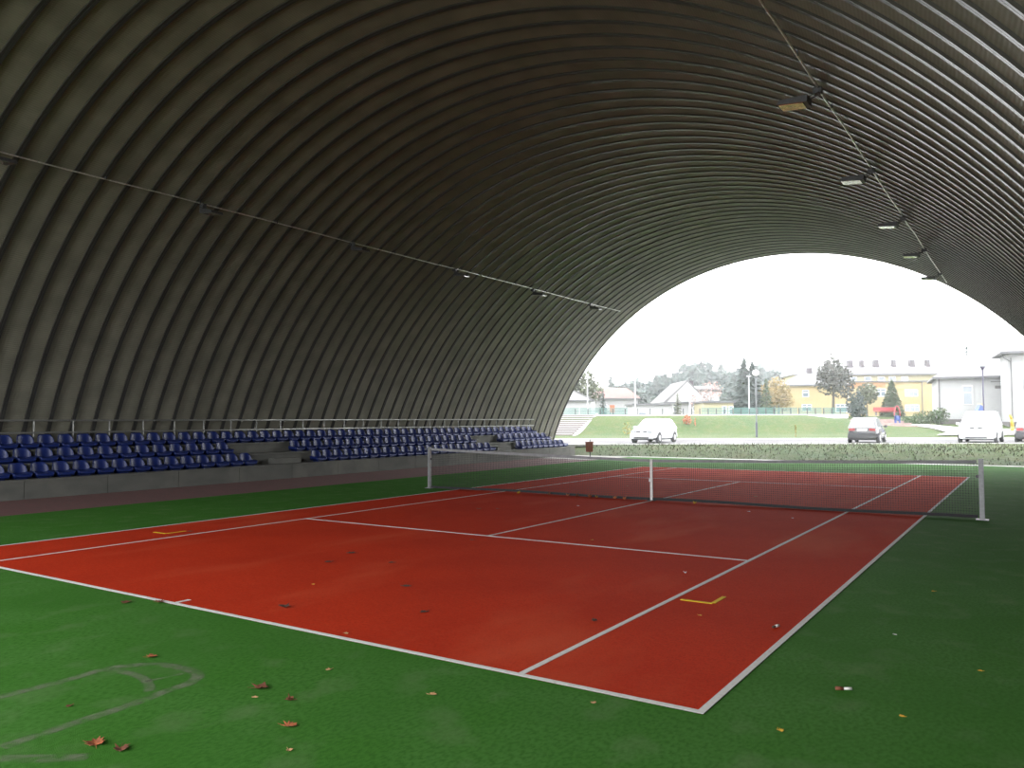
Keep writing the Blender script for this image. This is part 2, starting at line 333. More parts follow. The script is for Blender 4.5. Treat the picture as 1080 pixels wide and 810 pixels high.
# barrel roof of folded steel panels
NP = 72; PITCH = (Y1 - Y0) / NP
prof = [(0.0, 0.0), (0.052, 0.0), (0.056, 0.006), (0.060, 0.0), (0.112, 0.0), (0.118, 0.036), (0.15, 0.056), (0.20, 0.070), (0.27, 0.074), (0.36, 0.066), (0.45, 0.050), (0.54, 0.036), (0.604, 0.030)]
PH = 0.43                                # phase of the first seam
ys = []
for k in range(-1, NP + 1):
    for a, b in prof:
        y = Y0 + PH + k * PITCH + a
        if Y0 <= y <= Y1: ys.append((y, b))
NA = 110; A0 = math.acos(-(0.05 + HCZ) / HR)      # base half angle measured from the vertical
bm = bmesh.new(); uvl = bm.loops.layers.uv.new('UVMap'); rows = []
for i in range(NA + 1):
    a = -A0 + 2 * A0 * i / NA
    rows.append([bm.verts.new((HCX + (HR + b) * sin(a), y, HCZ + (HR + b) * cos(a))) for y, b in ys])
for i in range(NA):
    for j in range(len(ys) - 1):
        f = bm.faces.new((rows[i][j], rows[i + 1][j], rows[i + 1][j + 1], rows[i][j + 1])); f.smooth = False
        for lp, (ii, jj) in zip(f.loops, ((i, j), (i + 1, j), (i + 1, j + 1), (i, j + 1))):
            lp[uvl].uv = (HR * 2 * A0 * ii / NA, ys[jj][0])
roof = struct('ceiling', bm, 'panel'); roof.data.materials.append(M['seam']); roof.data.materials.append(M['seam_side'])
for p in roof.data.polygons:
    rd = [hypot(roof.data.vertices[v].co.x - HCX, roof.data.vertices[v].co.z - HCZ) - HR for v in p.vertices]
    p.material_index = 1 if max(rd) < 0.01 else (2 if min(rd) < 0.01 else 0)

# road and paths
def flat_strip(name, u0, u1, d0, d1, z0, z1, m, n=1):
    bm = bmesh.new()
    A = [wd(u0, d0, z0), wd(u1, d0, z0), wd(u1, d1, z0), wd(u0, d1, z0)]; B = [p + Vector((0, 0, z1 - z0)) for p in A]
    a = [bm.verts.new(p) for p in A]; b = [bm.verts.new(p) for p in B]
    bm.faces.new(a[::-1]); bm.faces.new(b)
    for i in range(4): bm.faces.new((a[i], a[(i + 1) % 4], b[(i + 1) % 4], b[i]))
    return struct(name, bm, m)
flat_strip('road', -60, 80, 44.6, 54.0, 0.35, 0.445, 'asphalt')
flat_strip('trim_2', -60, 80, 54.0, 54.4, 0.35, 0.52, 'kerb')
flat_strip('trim_3', -60, 80, 44.2, 44.6, 0.35, 0.46, 'kerb')
bm = bmesh.new()                                     # pale path from the road up to the white building
pp = [(33, 62), (36, 66), (38, 72), (39, 80), (41.5, 80), (41, 72), (44, 70), (48, 70), (48, 64), (40, 62)]
bm.faces.new([bm.verts.new(wd(u, d, ground_z(u, d) + 0.10)) for u, d in pp])
struct('path', bm, 'pale_concrete')

# tennis court: red field and its lines
court = struct('tennis_court', box_bm(-5.485, 5.485, -11.885, 11.885, -0.03, 0.004), 'clay')
def line(x0, x1, y0, y1, m='line', name='court_line'):
    return obj(name, box_bm(x0, x1, y0, y1, 0.0, 0.007), m, court)
hw = 0.025
for sx in (-1, 1):
    line(sx * 5.485 - (0.05 if sx > 0 else 0), sx * 5.485 + (0.05 if sx < 0 else 0), -11.885, 11.885, name='sideline')
    line(sx * 4.115 - hw, sx * 4.115 + hw, -11.835, 11.835, name='singles_sideline')
for sy in (-1, 1):
    line(-5.435, 5.435, sy * 11.885 - (0.0 if sy < 0 else 0.05), sy * 11.885 + (0.05 if sy < 0 else 0), name='baseline')
    line(-4.09, 4.09, sy * 6.4 - hw, sy * 6.4 + hw, name='service_line')
    line(-hw, hw, min(sy * 11.83, sy * 11.68), max(sy * 11.83, sy * 11.68), name='centre_mark')
line(-hw, hw, -6.375, 6.375, name='centre_service_line')
for sx in (-1, 1):
    bm = bmesh.new(); X = 4.53 * sx
    bx(bm, min(X, X - 0.33), max(X, X - 0.33), -9.0, -8.955, 0.0, 0.0085)
    bx(bm, X - 0.022, X + 0.022, -8.955, -8.62, 0.0, 0.0085)
    obj('yellow_corner_mark', bm, 'yellow_line', court)

# worn pale marks on the near turf
def strip(name, pts, w, wend=None):
    bm = bmesh.new(); uvl = bm.loops.layers.uv.new('UVMap'); prev = None
    # Catmull-Rom smoothing
    P = [Vector((x, y, 0)) for x, y in pts]; Q = []
    for i in range(len(P) - 1):
        a, b, c, d = P[max(i - 1, 0)], P[i], P[i + 1], P[min(i + 2, len(P) - 1)]
        for k in range(6):
            t = k / 6; Q.append(0.5 * ((2 * b) + (c - a) * t + (2 * a - 5 * b + 4 * c - d) * t * t + (3 * b - a - 3 * c + d) * t ** 3))
    Q.append(P[-1])
    for i, q in enumerate(Q):
        t = (Q[min(i + 1, len(Q) - 1)] - Q[max(i - 1, 0)]).normalized(); n = Vector((-t.y, t.x, 0))
        l, r = bm.verts.new((q.x + n.x * w / 2, q.y + n.y * w / 2, 0.0012)), bm.verts.new((q.x - n.x * w / 2, q.y - n.y * w / 2, 0.0012))
        if prev:
            f = bm.faces.new((prev[0], l, r, prev[1]))
            for lp, v in zip(f.loops, (1, 1, 0, 0)): lp[uvl].uv = (i / len(Q), v)
        prev = (l, r)
    return struct(name, bm, 'worn')
strip('worn_turf_mark', [(1.25, -14.9), (1.42, -14.4), (1.49, -13.75), (1.48, -13.38), (1.66, -13.15), (1.91, -13.08), (2.15, -13.10), (2.27, -13.24), (2.29, -13.45), (2.33, -13.7), (2.34, -14.05), (2.36, -14.5)], 0.115)
strip('worn_turf_mark', [(1.50, -13.40), (1.72, -13.36), (1.95, -13.38), (2.2, -13.50)], 0.09)
strip('worn_turf_mark', [(1.98, -13.40), (2.02, -13.28), (2.05, -13.15)], 0.05)
strip('worn_turf_mark', [(2.35, -14.85), (2.5, -14.6), (2.75, -14.42), (2.9, -14.3)], 0.12)

# ---------------------------------------------------------------- tennis net
net = thing('tennis_net', 'black tennis net with pale top band across the red court', 'net', (0, 0, 0))
XN = 6.33
def top_z(x):
    t = abs(x) / XN; return 0.914 + (1.06 - 0.914) * (0.75 * t + 0.25 * t * t)
def bot_z(x): return 0.045 + 0.012 * sin(x * 1.3)
bm = bmesh.new(); th = 0.0019
nx = 282
for i in range(nx + 1):
    x = -XN + 2 * XN * i / nx
    bx(bm, x - th, x + th, -th, th, bot_z(x), top_z(x))
for k in range(1, 22):
    pv = None
    for i in range(0, 61):
        x = -XN + 2 * XN * i / 60; z = bot_z(x) + (top_z(x) - bot_z(x)) * k / 22
        cur = [bm.verts.new((x, -th, z - th)), bm.verts.new((x, th, z - th)), bm.verts.new((x, th, z + th)), bm.verts.new((x, -th, z + th))]
        if pv:
            for q in range(4): bm.faces.new((pv[q], pv[(q + 1) % 4], cur[(q + 1) % 4], cur[q]))
        pv = cur
obj('netting', bm, 'net', net)
def band(name, zf, h, t, m, x0=-XN, x1=XN):
    bm = bmesh.new(); pv = None
    for i in range(61):
        x = x0 + (x1 - x0) * i / 60; z = zf(x)
        cur = [bm.verts.new((x, -t, z - h)), bm.verts.new((x, t, z - h)), bm.verts.new((x, t * 0.6, z)), bm.verts.new((x, -t * 0.6, z))]
        if pv:
            for q in range(4): bm.faces.new((pv[q], pv[(q + 1) % 4], cur[(q + 1) % 4], cur[q]))
        else: bm.faces.new(cur)
        pv = cur
    bm.faces.new(pv[::-1]); return obj(name, bm, m, net)
band('top_band', lambda x: top_z(x) + 0.012, 0.06, 0.008, 'tape')['label'] = 'grubby white top band'
band('bottom_band', lambda x: bot_z(x) + 0.03, 0.055, 0.012, 'net')
bm = bmesh.new(); bx(bm, -0.028, 0.028, -0.014, -0.010, 0.02, 0.93); bx(bm, -0.028, 0.028, 0.010, 0.014, 0.02, 0.93); bx(bm, -0.028, 0.028, -0.014, 0.014, 0.926, 0.932)
stp = obj('centre_strap', bm, 'strap', net); stp['label'] = 'white centre strap'
obj('buckle', box_bm(-0.05, -0.02, -0.03, -0.014, 0.43, 0.50), 'strap', stp)
obj('floor_anchor', box_bm(-0.09, 0.09, -0.05, 0.05, 0.0, 0.02), 'net', stp)
for sx, lab in ((-1, 'grey metal net post at the stand side of the court'), (1, 'grey metal net post nearest the right side of the hall')):
    t = thing('net_post', lab, 'net post', (sx * 6.399, 0, 0))
    obj('post', box_bm(-0.04, 0.04, -0.04, 0.04, 0, 1.08, bevel=0.006), 'post', t)
    obj('base_plate', box_bm(-0.10, 0.10, -0.09, 0.09, 0.0, 0.014), 'post', t)
    obj('cap', box_bm(-0.046, 0.046, -0.046, 0.046, 1.08, 1.10, bevel=0.004), 'post', t)
    bm = bmesh.new(); tube(bm, (-sx * 0.06, -0.02, 0.78), (-sx * 0.06, 0.02, 0.78), 0.03, n=12); bx(bm, min(0, -sx * .06), max(0, -sx * .06), -0.012, 0.012, 0.76, 0.80)
    obj('winch', bm, 'lamp_body', t)
    for z in (0.3, 0.55, 0.8, 1.0): obj('net_hook', box_bm(min(-sx * 0.02, -sx * 0.075), max(-sx * 0.02, -sx * 0.075), -0.004, 0.004, z, z + 0.01), 'net', t)

# ---------------------------------------------------------------- grandstand
stand = thing('grandstand', 'three-step grey concrete spectator stand along the left side of the hall', 'grandstand', (-12.45, 5, 0))
st = Matrix.Translation((12.45, -5, 0))
YS, YE = -21.4, 19.15
def stobj(name, bm, m):
    bmesh.ops.transform(bm, matrix=st, verts=bm.verts[:]); return obj(name, bm, m, stand)
TX = [-12.47, -13.27, -14.07, -14.78]; TZ = [0.45, 0.78, 1.10]
for i in range(3):
    bm = bmesh.new()
    bx(bm, TX[3] if i == 2 else TX[i + 1] - 0.05, TX[i] - 0.04, YS, YE - i * 0.02, (0 if i == 0 else TZ[i - 1] - 0.05), TZ[i] - 0.05)
    stobj('tier_riser', bm, 'concrete')
    bm = bmesh.new(); y = YS
    while y < YE - 0.01:
        y2 = min(y + 2.0, YE); bx(bm, TX[3] if i == 2 else TX[i + 1] - 0.03, TX[i], y + 0.006, y2 - 0.006, TZ[i] - 0.05, TZ[i]); y = y2
    stobj('tread_slab', bm, 'concrete')
bm = bmesh.new(); y = YS
while y < YE - 0.01:
    y2 = min(y + 2.0, YE); bx(bm, TX[0] - 0.05, TX[0] - 0.015, y + 0.008, y2 - 0.008, 0.0, 0.40); y = y2
stobj('front_panel', bm, 'concrete')
for yc, h in ((0.85, 0), (13.4, 0)):                     # aisle steps up the gaps between the blocks of seats
    bm = bmesh.new(); bx(bm, TX[1] , TX[1] + 0.30, yc - 0.55, yc + 0.55, TZ[0], TZ[0] + 0.165); stobj('aisle_step', bm, 'concrete')
    bm = bmesh.new(); bx(bm, TX[0] , TX[0] + 0.30, yc - 0.55, yc + 0.55, 0, 0.225)
    bm.free()

rail = thing('guard_rail', 'galvanised two-bar guard rail behind the top row of blue seats', 'railing', (-14.68, 5, 1.1))
for z in (1.84, 1.52):
    bm = bmesh.new(); tube(bm, (0, YS - 5, z - 1.1), (0, 18.7 - 5, z - 1.1), 0.024, n=10); obj('rail_bar', bm, 'rail', rail, smooth=True)
y = -20.45
while y < 18.8:
    bm = bmesh.new(); tube(bm, (0, y - 5, 0), (0, y - 5, 0.74), 0.02, n=8); bx(bm, -0.05, 0.05, y - 5.05, y - 4.95, 0, 0.01)
    obj('rail_post', bm, 'rail', rail); y += 1.02 if y < 17 else 0.95

# seats
def seat_proto():
    t = thing('stadium_seat', '', 'seat', (0, 0, 0))
    # pan with raised sides and a front lip
    bm = bmesh.new(); NX, NY = 9, 11; top = []; bot = []
    for i in range(NX + 1):
        s = i / NX; x = 0.20 - 0.40 * s; ra, rb = [], []
        wv = 0.232 - 0.02 * s - 0.03 * (max(0, 0.15 - s) / 0.15) ** 2
        for j in range(NY + 1):
            q = -1 + 2 * j / NY; y = q * wv
            z = 0.115 + 0.045 * abs(q) ** 4 + 0.02 * s - 0.035 * (max(0, 0.2 - s) / 0.2) ** 2
            ra.append(bm.verts.new((x, y, z))); rb.append(bm.verts.new((x * 0.9, y * 0.88, z - 0.05 if 0 < j < NY and 0 < i < NX else 0.03)))
        top.append(ra); bot.append(rb)
    for i in range(NX):
        for j in range(NY):
            bm.faces.new((top[i][j], top[i + 1][j], top[i + 1][j + 1], top[i][j + 1])); bm.faces.new((bot[i][j], bot[i][j + 1], bot[i + 1][j + 1], bot[i + 1][j]))
    for j in range(NY):
        bm.faces.new((top[0][j], top[0][j + 1], bot[0][j + 1], bot[0][j])); bm.faces.new((top[NX][j + 1], top[NX][j], bot[NX][j], bot[NX][j + 1]))
    for i in range(NX):
        bm.faces.new((top[i + 1][0], top[i][0], bot[i][0], bot[i + 1][0])); bm.faces.new((top[i][NY], top[i + 1][NY], bot[i + 1][NY], bot[i][NY]))
    obj('seat_pan', bm, 'seat', t, smooth=True)
    # wrapped backrest, thick shell
    bm = bmesh.new(); NA_, NZ = 20, 7; inn, out = [], []
    for k in range(NZ + 1):
        h = k / NZ; ri, ro = [], []
        for i in range(NA_ + 1):
            q = -1 + 2 * i / NA_; a = q * radians(80)
            taper = 1 - 0.10 * h; zt = 0.375 - 0.09 * max(0, abs(q) - 0.55) / 0.45 - 0.03 * abs(q) ** 3
            z = 0.10 + (zt - 0.10) * h
            lean = -0.035 * h
            for lst, o_ in ((ri, 0), (ro, 0.016)):
                rx, ry = 0.125 + o_, 0.215 * taper + o_
                lst.append(bm.verts.new((-0.055 + lean - rx * cos(a), ry * sin(a), z + (0.004 if o_ and k == NZ else 0))))
        inn.append(ri); out.append(ro)
    for k in range(NZ):
        for i in range(NA_):
            bm.faces.new((inn[k][i], inn[k][i + 1], inn[k + 1][i + 1], inn[k + 1][i])); bm.faces.new((out[k][i], out[k + 1][i], out[k + 1][i + 1], out[k][i + 1]))
    for i in range(NA_):
        bm.faces.new((inn[NZ][i], inn[NZ][i + 1], out[NZ][i + 1], out[NZ][i])); bm.faces.new((inn[0][i + 1], inn[0][i], out[0][i], out[0][i + 1]))
    for k in range(NZ):
        bm.faces.new((inn[k][0], inn[k + 1][0], out[k + 1][0], out[k][0])); bm.faces.new((inn[k + 1][NA_], inn[k][NA_], out[k][NA_], out[k + 1][NA_]))
    obj('backrest', bm, 'seat', t, smooth=True)
    obj('mounting_foot', box_bm(-0.14, 0.14, -0.13, 0.13, 0.0, 0.085, bevel=0.01), 'seat', t)
    return t
proto = seat_proto(); used = [False]
def put_seat(x, y, z, label, group):
    if not used[0]:
        used[0] = True; proto.location = (x, y, z); proto['label'] = label; proto['group'] = group; return proto
    return dup(proto, (x, y, z), label=label, group=group)
blocks = [  # row, name, first y, last y, where counting starts
    (0, 'front', 'left', -8.80, -0.72, -1), (0, 'front', 'middle', 2.15, 12.2, 1), (0, 'front', 'right', 14.75, 18.75, 1),
    (1, 'middle', 'left', -8.40, -0.95, -1), (1, 'middle', 'middle', 1.95, 11.9, 1), (1, 'middle', 'right', 14.45, 18.4, 1)]
for row, rn, bn, ya, yb, sgn in blocks:
    n = int(round((yb - ya) / 0.515)) + 1
    for k in range(n):
        y = ya + (yb - ya) * k / (n - 1)
        c = n - k if sgn < 0 else k + 1
        side = {'left': 'left of the first aisle', 'middle': 'between the two aisles', 'right': 'beyond the second aisle'}[bn]
        lab = 'blue plastic seat, %s row, %s %s' % (rn, ordinal(c), {'left': 'one ' + side, 'middle': 'from the left ' + side, 'right': 'from the left ' + side}[bn])
        if k == n - 1 and bn == 'right': lab = 'blue plastic seat closing the far end of the %s row' % rn
        put_seat(TX[row] - 0.52 + (0.0 if row else 0.03), y, TZ[row], lab, 'blue seats on the concrete stand')
n = 52
for k in range(n):                                      # the top row runs unbroken above the aisles
    y = -7.95 + (18.15 + 7.95) * k / (n - 1); c = n - k
    if c <= 26: lab = 'blue plastic seat in the unbroken top row, %s from its far end' % ordinal(c)
    else: lab = 'blue plastic seat in the unbroken top row, %s from its near left end' % ordinal(k + 1)
    put_seat(TX[2] - 0.40, y, TZ[2], lab, 'blue seats on the concrete stand')

# ---------------------------------------------------------------- conduits and floodlights under the roof
def roof_pt(x, off=0.0):
    a = math.asin((x - HCX) / (HR - off)); return Vector((HCX + (HR - off) * sin(a), 0, HCZ + (HR - off) * cos(a))), a
for x, lab, ly in ((-10.3, 'thin cable conduit running under the left flank of the arched roof', [-14.3, -9.15, -4.3, 1.0, 6.2, 11.6, 16.7]),
                   (4.35, 'thin pale cable conduit running under the right flank of the arched roof', [-13.2, -8.1, -2.95, 2.25, 7.3, 12.2, 17.3])):
    p, a = roof_pt(x, 0.06)
    t = thing('cable_conduit', lab, 'conduit', (p.x, 0, p.z))
    bm = bmesh.new(); R = random.Random(3); pv = Vector((0, -21.6, 0)); segs = 28
    for k in range(1, segs + 1):
        y = -21.6 + (20.0 + 21.6) * k / segs; q = Vector((R.uniform(-0.02, 0.02), y, -R.uniform(0, 0.02)))
        tube(bm, pv, q, 0.016, n=8, cap=(k in (1, segs))); pv = q
    obj('pipe', bm, 'conduit', t, smooth=True)
    c0 = None
    for k in range(0, 17):
        y = Y0 + PH + 0.06 + 4 * k * PITCH
        if y < 20:
            if c0 is None: c0 = obj('clip', box_bm(-0.03, 0.03, -0.01, 0.01, -0.02, 0.05), 'lamp_body', t); c0.location = (0, y, 0)
            else: c1 = c0.copy(); COL.objects.link(c1); c1.location = (0, y, 0)
    for k, y in enumerate(ly):
        sgn = -1 if x > 0 else 1                       # lamps reach towards the crown of the roof
        right = x > 0
        nth = {-2.95: 'nearest the camera, lens with painted court reflection', 2.25: 'second along the line', 7.3: 'third along the line', 12.2: 'fourth along the line', 17.3: 'last before the opening'}
        ntl = {-9.15: 'at the left edge of the photo', -4.3: 'second from the left', 1.0: 'third from the left', 6.2: 'fourth from the left', 11.6: 'fifth from the left', 16.7: 'nearest the opening'}
        ln = nth.get(y, 'above the near end, %s' % ('beyond the camera' if y > -10 else 'closest to the near opening')) if right else ntl.get(y, 'closest to the near opening')
        lab2 = ('floodlight under right conduit, ' if right else 'dark floodlight under left conduit, ') + ln
        f = thing('floodlight', lab2, 'floodlight', (p.x, y, p.z), group='floodlights under the right conduit' if right else 'floodlights under the left conduit')
        f.rotation_euler = (0, sgn * -0.10 if right else 0.12, 0)
        s = sgn
        bm = bmesh.new(); tube(bm, (0, 0, 0.02), (0, 0, -0.10), 0.02); tube(bm, (0, -0.06, -0.10), (s * 0.16, -0.06, -0.17), 0.012); tube(bm, (0, 0.06, -0.10), (s * 0.16, 0.06, -0.17), 0.012); bx(bm, -0.02, 0.02, -0.09, 0.09, -0.115, -0.085)
        obj('bracket', bm, 'lamp_body', f)
        bm = bmesh.new(); bx(bm, -0.07, 0.07, -0.05, 0.05, -0.10, 0.0); obj('junction_box', bm, 'lamp_body', f)
        bm = bmesh.new()
        prism(bm, [(0.12, -0.15), (0.58, -0.20), (0.62, -0.27), (0.12, -0.27)], -0.17, 0.17, lambda a_, b_, c_: Vector((s * a_, c_, b_)))
        obj('housing', bm, 'lamp_body', f)
        g = obj('lens', box_bm(min(s * 0.19, s * 0.59), max(s * 0.19, s * 0.59), -0.145, 0.145, -0.283, -0.268), 'painted_reflection' if y == -2.95 else 'lamp_glass', f)
        if y == -2.95: g['label'] = 'lens with the red court reflection painted in'

# ---------------------------------------------------------------- leaves and litter on the turf
def leaf_bm(r, seed, curl=0.5):
    R = random.Random(seed); bm = bmesh.new(); pts = []
    for k in range(20):
        a = 2 * pi * k / 20; lobe = [1.0, 0.72, 0.9, 0.66][k % 4] * (0.7 + 0.5 * R.random())
        if 8 < k < 12: lobe *= 0.6
        x, y = r * lobe * cos(a), r * lobe * sin(a) * 0.85
        pts.append((x, y, 0.003 + curl * (x * x * 3.2 + y * y * 4.5 + 0.25 * abs(y) * (1 + R.random())) ))
    c0 = bm.verts.new((0, 0, 0.002)); V = [bm.verts.new(p) for p in pts]
    for k in range(20): bm.faces.new((c0, V[k], V[(k + 1) % 20]))
    r_ = bmesh.ops.extrude_face_region(bm, geom=bm.faces[:])
    bmesh.ops.translate(bm, verts=[v for v in r_['geom'] if isinstance(v, bmesh.types.BMVert)], vec=(0, 0, 0.0018))
    tube(bm, (-r * 0.5, 0, 0.004), (-r * 1.25, 0.12 * r, 0.010), 0.0012, n=5)
    return bm
seedn = [0]
def leaf(x, y, size, m, label, z=0.0, group=None, name='fallen_leaf', cat='leaf', curl=0.6):
    seedn[0] += 1; R = random.Random(seedn[0] * 7)
    o = obj(name, leaf_bm(size / 2, seedn[0], curl), m); o.location = (x, y, z); o.rotation_euler = (0, 0, R.uniform(0, 6.28))
    return tag(o, label, cat, group)
G = 0.0; C = 0.0045
leaf(-0.43, -12.1, 0.13, 'leaf_brown', 'small dark brown leaf on the green turf left of the baseline tick mark', G)
leaf(-0.13, -11.93, 0.11, 'leaf_brown', 'dark brown leaf lying on the baseline beside the centre tick mark', 0.008)
leaf(1.49, -13.04, 0.10, 'leaf_rust', 'orange-brown leaf just above the worn curved mark on the turf', G)
leaf(2.78, -13.06, 0.14, 'leaf_brown', 'large curled brown leaf right of the worn curved mark', G)
leaf(2.90, -13.20, 0.045, 'leaf_tan', 'tiny tan leaf just below the large curled brown leaf', G)
leaf(3.14, -13.11, 0.07, 'leaf_brown', 'small upright brown leaf right of the large curled one', G, curl=2.0)
leaf(3.47, -13.41, 0.12, 'leaf_rust', 'bright rust-coloured leaf on the near turf below the curled brown leaves', G)
leaf(3.75, -13.65, 0.05, 'leaf_tan', 'tiny tan leaf at the bottom edge below the rust leaf', G)
leaf(2.76, -14.19, 0.15, 'leaf_rust', 'large reddish brown leaf at the bottom left corner of the turf', G)
leaf(2.95, -14.15, 0.11, 'leaf_brown', 'brown leaf touching the right side of the bottom left leaf', G)
leaf(2.03, -13.95, 0.05, 'leaf_brown', 'small brown leaf inside the worn curved mark', G)
leaf(2.88, -12.52, 0.06, 'leaf_tan', 'pale tan leaf on the turf between baseline and curled brown leaves', G)
leaf(3.85, -12.52, 0.07, 'leaf_tan', 'tan leaf on the turf below the middle of the near baseline', G)
leaf(4.82, -12.08, 0.05, 'leaf_tan', 'tan leaf on the turf just below the right baseline end', G)
leaf(5.95, -11.89, 0.05, 'leaf_yellow', 'yellow-brown leaf on turf below the corner of the court', G)
leaf(6.52, -11.26, 0.045, 'leaf_yellow', 'yellow leaf at the lower right on the green turf', G)
leaf(6.21, -9.25, 0.035, 'litter_white', 'tiny pale petal on the turf right of the sideline', G)
leaf(6.30, -7.17, 0.05, 'leaf_yellow', 'yellow leaf on the turf halfway up the right sideline', G)
leaf(6.87, -9.98, 0.04, 'leaf_yellow', 'small yellow leaf at the right edge of the near turf', G)
leaf(-0.40, -9.38, 0.15, 'leaf_dark', 'dark leaf on the red court, left one of the middle pair', C, curl=0.3)
leaf(-0.64, -8.75, 0.17, 'leaf_dark', 'dark leaf on the red court, furthest of the left group', C, curl=0.3)
leaf(0.33, -8.99, 0.10, 'leaf_dark', 'small dark leaf on the red court midway to the service line', C, curl=0.3)
leaf(1.43, -10.0, 0.13, 'leaf_dark', 'dark leaf in the middle of the near red backcourt', C, curl=0.3)
leaf(2.35, -10.79, 0.11, 'leaf_dark', 'dark flat leaf on red court above the middle of the baseline', C, curl=0.3)
leaf(1.07, -11.38, 0.16, 'leaf_dark', 'large dark leaf on the red court close to the baseline', C)
leaf(2.28, -11.75, 0.06, 'leaf_tan', 'pale brown leaf on red court right at the baseline', C)
leaf(0.50, -10.48, 0.05, 'leaf_yellow', 'tiny yellow-green leaf above the large dark leaf by the baseline', C)
leaf(0.06, -6.89, 0.11, 'leaf_brown', 'brown leaf just in front of the centre of the service line', C, curl=0.3)
leaf(3.87, -10.23, 0.06, 'leaf_dark', 'dark round curled leaf beside the right singles line', C, curl=2.2)
leaf(3.73, -7.64, 0.045, 'litter_white', 'small pale leaf on red court below the right end of service line', C, curl=2.2)
leaf(4.60, -9.52, 0.05, 'leaf_yellow', 'yellowish leaf just below the yellow corner mark', C)
leaf(1.60, -5.92, 0.05, 'leaf_yellow', 'small yellow leaf beyond the service line right of centre', C)
leaf(-2.33, -3.4, 0.16, 'leaf_brown', 'brown leaf in the left service box, nearer of two', C, curl=0.3)
leaf(-2.0, -3.19, 0.12, 'leaf_brown', 'brown leaf in the left service box, right of the other', C, curl=0.3)
leaf(-0.86, -1.85, 0.06, 'litter_white', 'pale speck of leaf left of the centre line before the net', C)
leaf(-2.12, 3.26, 0.06, 'leaf_tan', 'tan leaf on the far court seen through the left net half', C)
leaf(1.69, 2.16, 0.07, 'leaf_tan', 'tan leaf seen through the net below the far centre line', C)
leaf(2.48, -0.98, 0.06, 'litter_white', 'pale leaf before the net right of the centre strap', C)
leaf(3.94, 3.29, 0.07, 'leaf_tan', 'tan leaf beyond the net beside the right singles line', C)
leaf(3.47, -1.6, 0.06, 'litter_white', 'pale leaf before the right half of the net', C)
leaf(-4.42, -8.63, 0.12, 'leaf_brown', 'brown leaf next to the left yellow corner mark', C, curl=0.3)
netleaves = [(-3.48, -0.12, 'y'), (-3.25, 0.15, 'b'), (-3.02, 0.1, 'b'), (-2.62, -0.1, 'b'), (-2.45, 0.12, 'b'), (-2.27, 0.08, 'b'), (-1.96, 0.1, 'b'), (-1.85, -0.08, 'b'), (-1.6, 0.06, 'b'),
             (-1.5, -0.12, 'r'), (-1.33, -0.1, 'y'), (-1.2, 0.1, 'y'), (-0.87, -0.1, 'r'), (-0.62, -0.11, 'r'), (-0.4, 0.12, 'y'), (0.35, 0.15, 'r'), (0.52, 0.28, 'y'), (0.62, 0.18, 'r'), (0.75, 0.22, 'r'), (1.05, -0.12, 'y'), (1.85, 0.12, 'y'), (2.9, 0.1, 'b'), (-2.75, 0.1, 'r'), (-2.1, -0.1, 'r')]
for x, y, c in netleaves:
    leaf(x, y, 0.12 if c != 'y' else 0.10, {'b': 'leaf_brown', 'r': 'leaf_rust', 'y': 'leaf_yellow'}[c],
         {'b': 'dark brown', 'r': 'rust-coloured', 'y': 'yellow'}[c] + ' curled leaf caught at the foot of the tennis net', C, {'b': 'brown', 'r': 'rust-coloured', 'y': 'yellow'}[c] + ' leaves caught along the net foot', curl=2.6)
# a cigarette-like paper roll with a leaf, and a white feather-like scrap
t = thing('litter_scrap', 'brown and white paper scrap on the green turf right of the court', 'litter', (6.12, -10.94, 0), 0.3)
obj('white_roll', tube_bm((0, 0, 0.010), (0.055, 0.01, 0.012), 0.0095, n=10), 'litter_white', t, smooth=True)
obj('brown_tip', tube_bm((-0.05, -0.01, 0.012), (0, 0, 0.010), 0.013, n=10), 'leaf_brown', t, smooth=True)
t = thing('litter_scrap', 'white and dark scrap on the red court beside the right sideline', 'litter', (5.30, -9.57, C), 1.2)
obj('white_roll', tube_bm((0, 0, 0.013), (0.05, 0.0, 0.013), 0.012, n=10), 'litter_white', t, smooth=True)
obj('dark_tip', tube_bm((-0.035, 0, 0.011), (0, 0, 0.011), 0.010, n=10), 'leaf_dark', t, smooth=True)

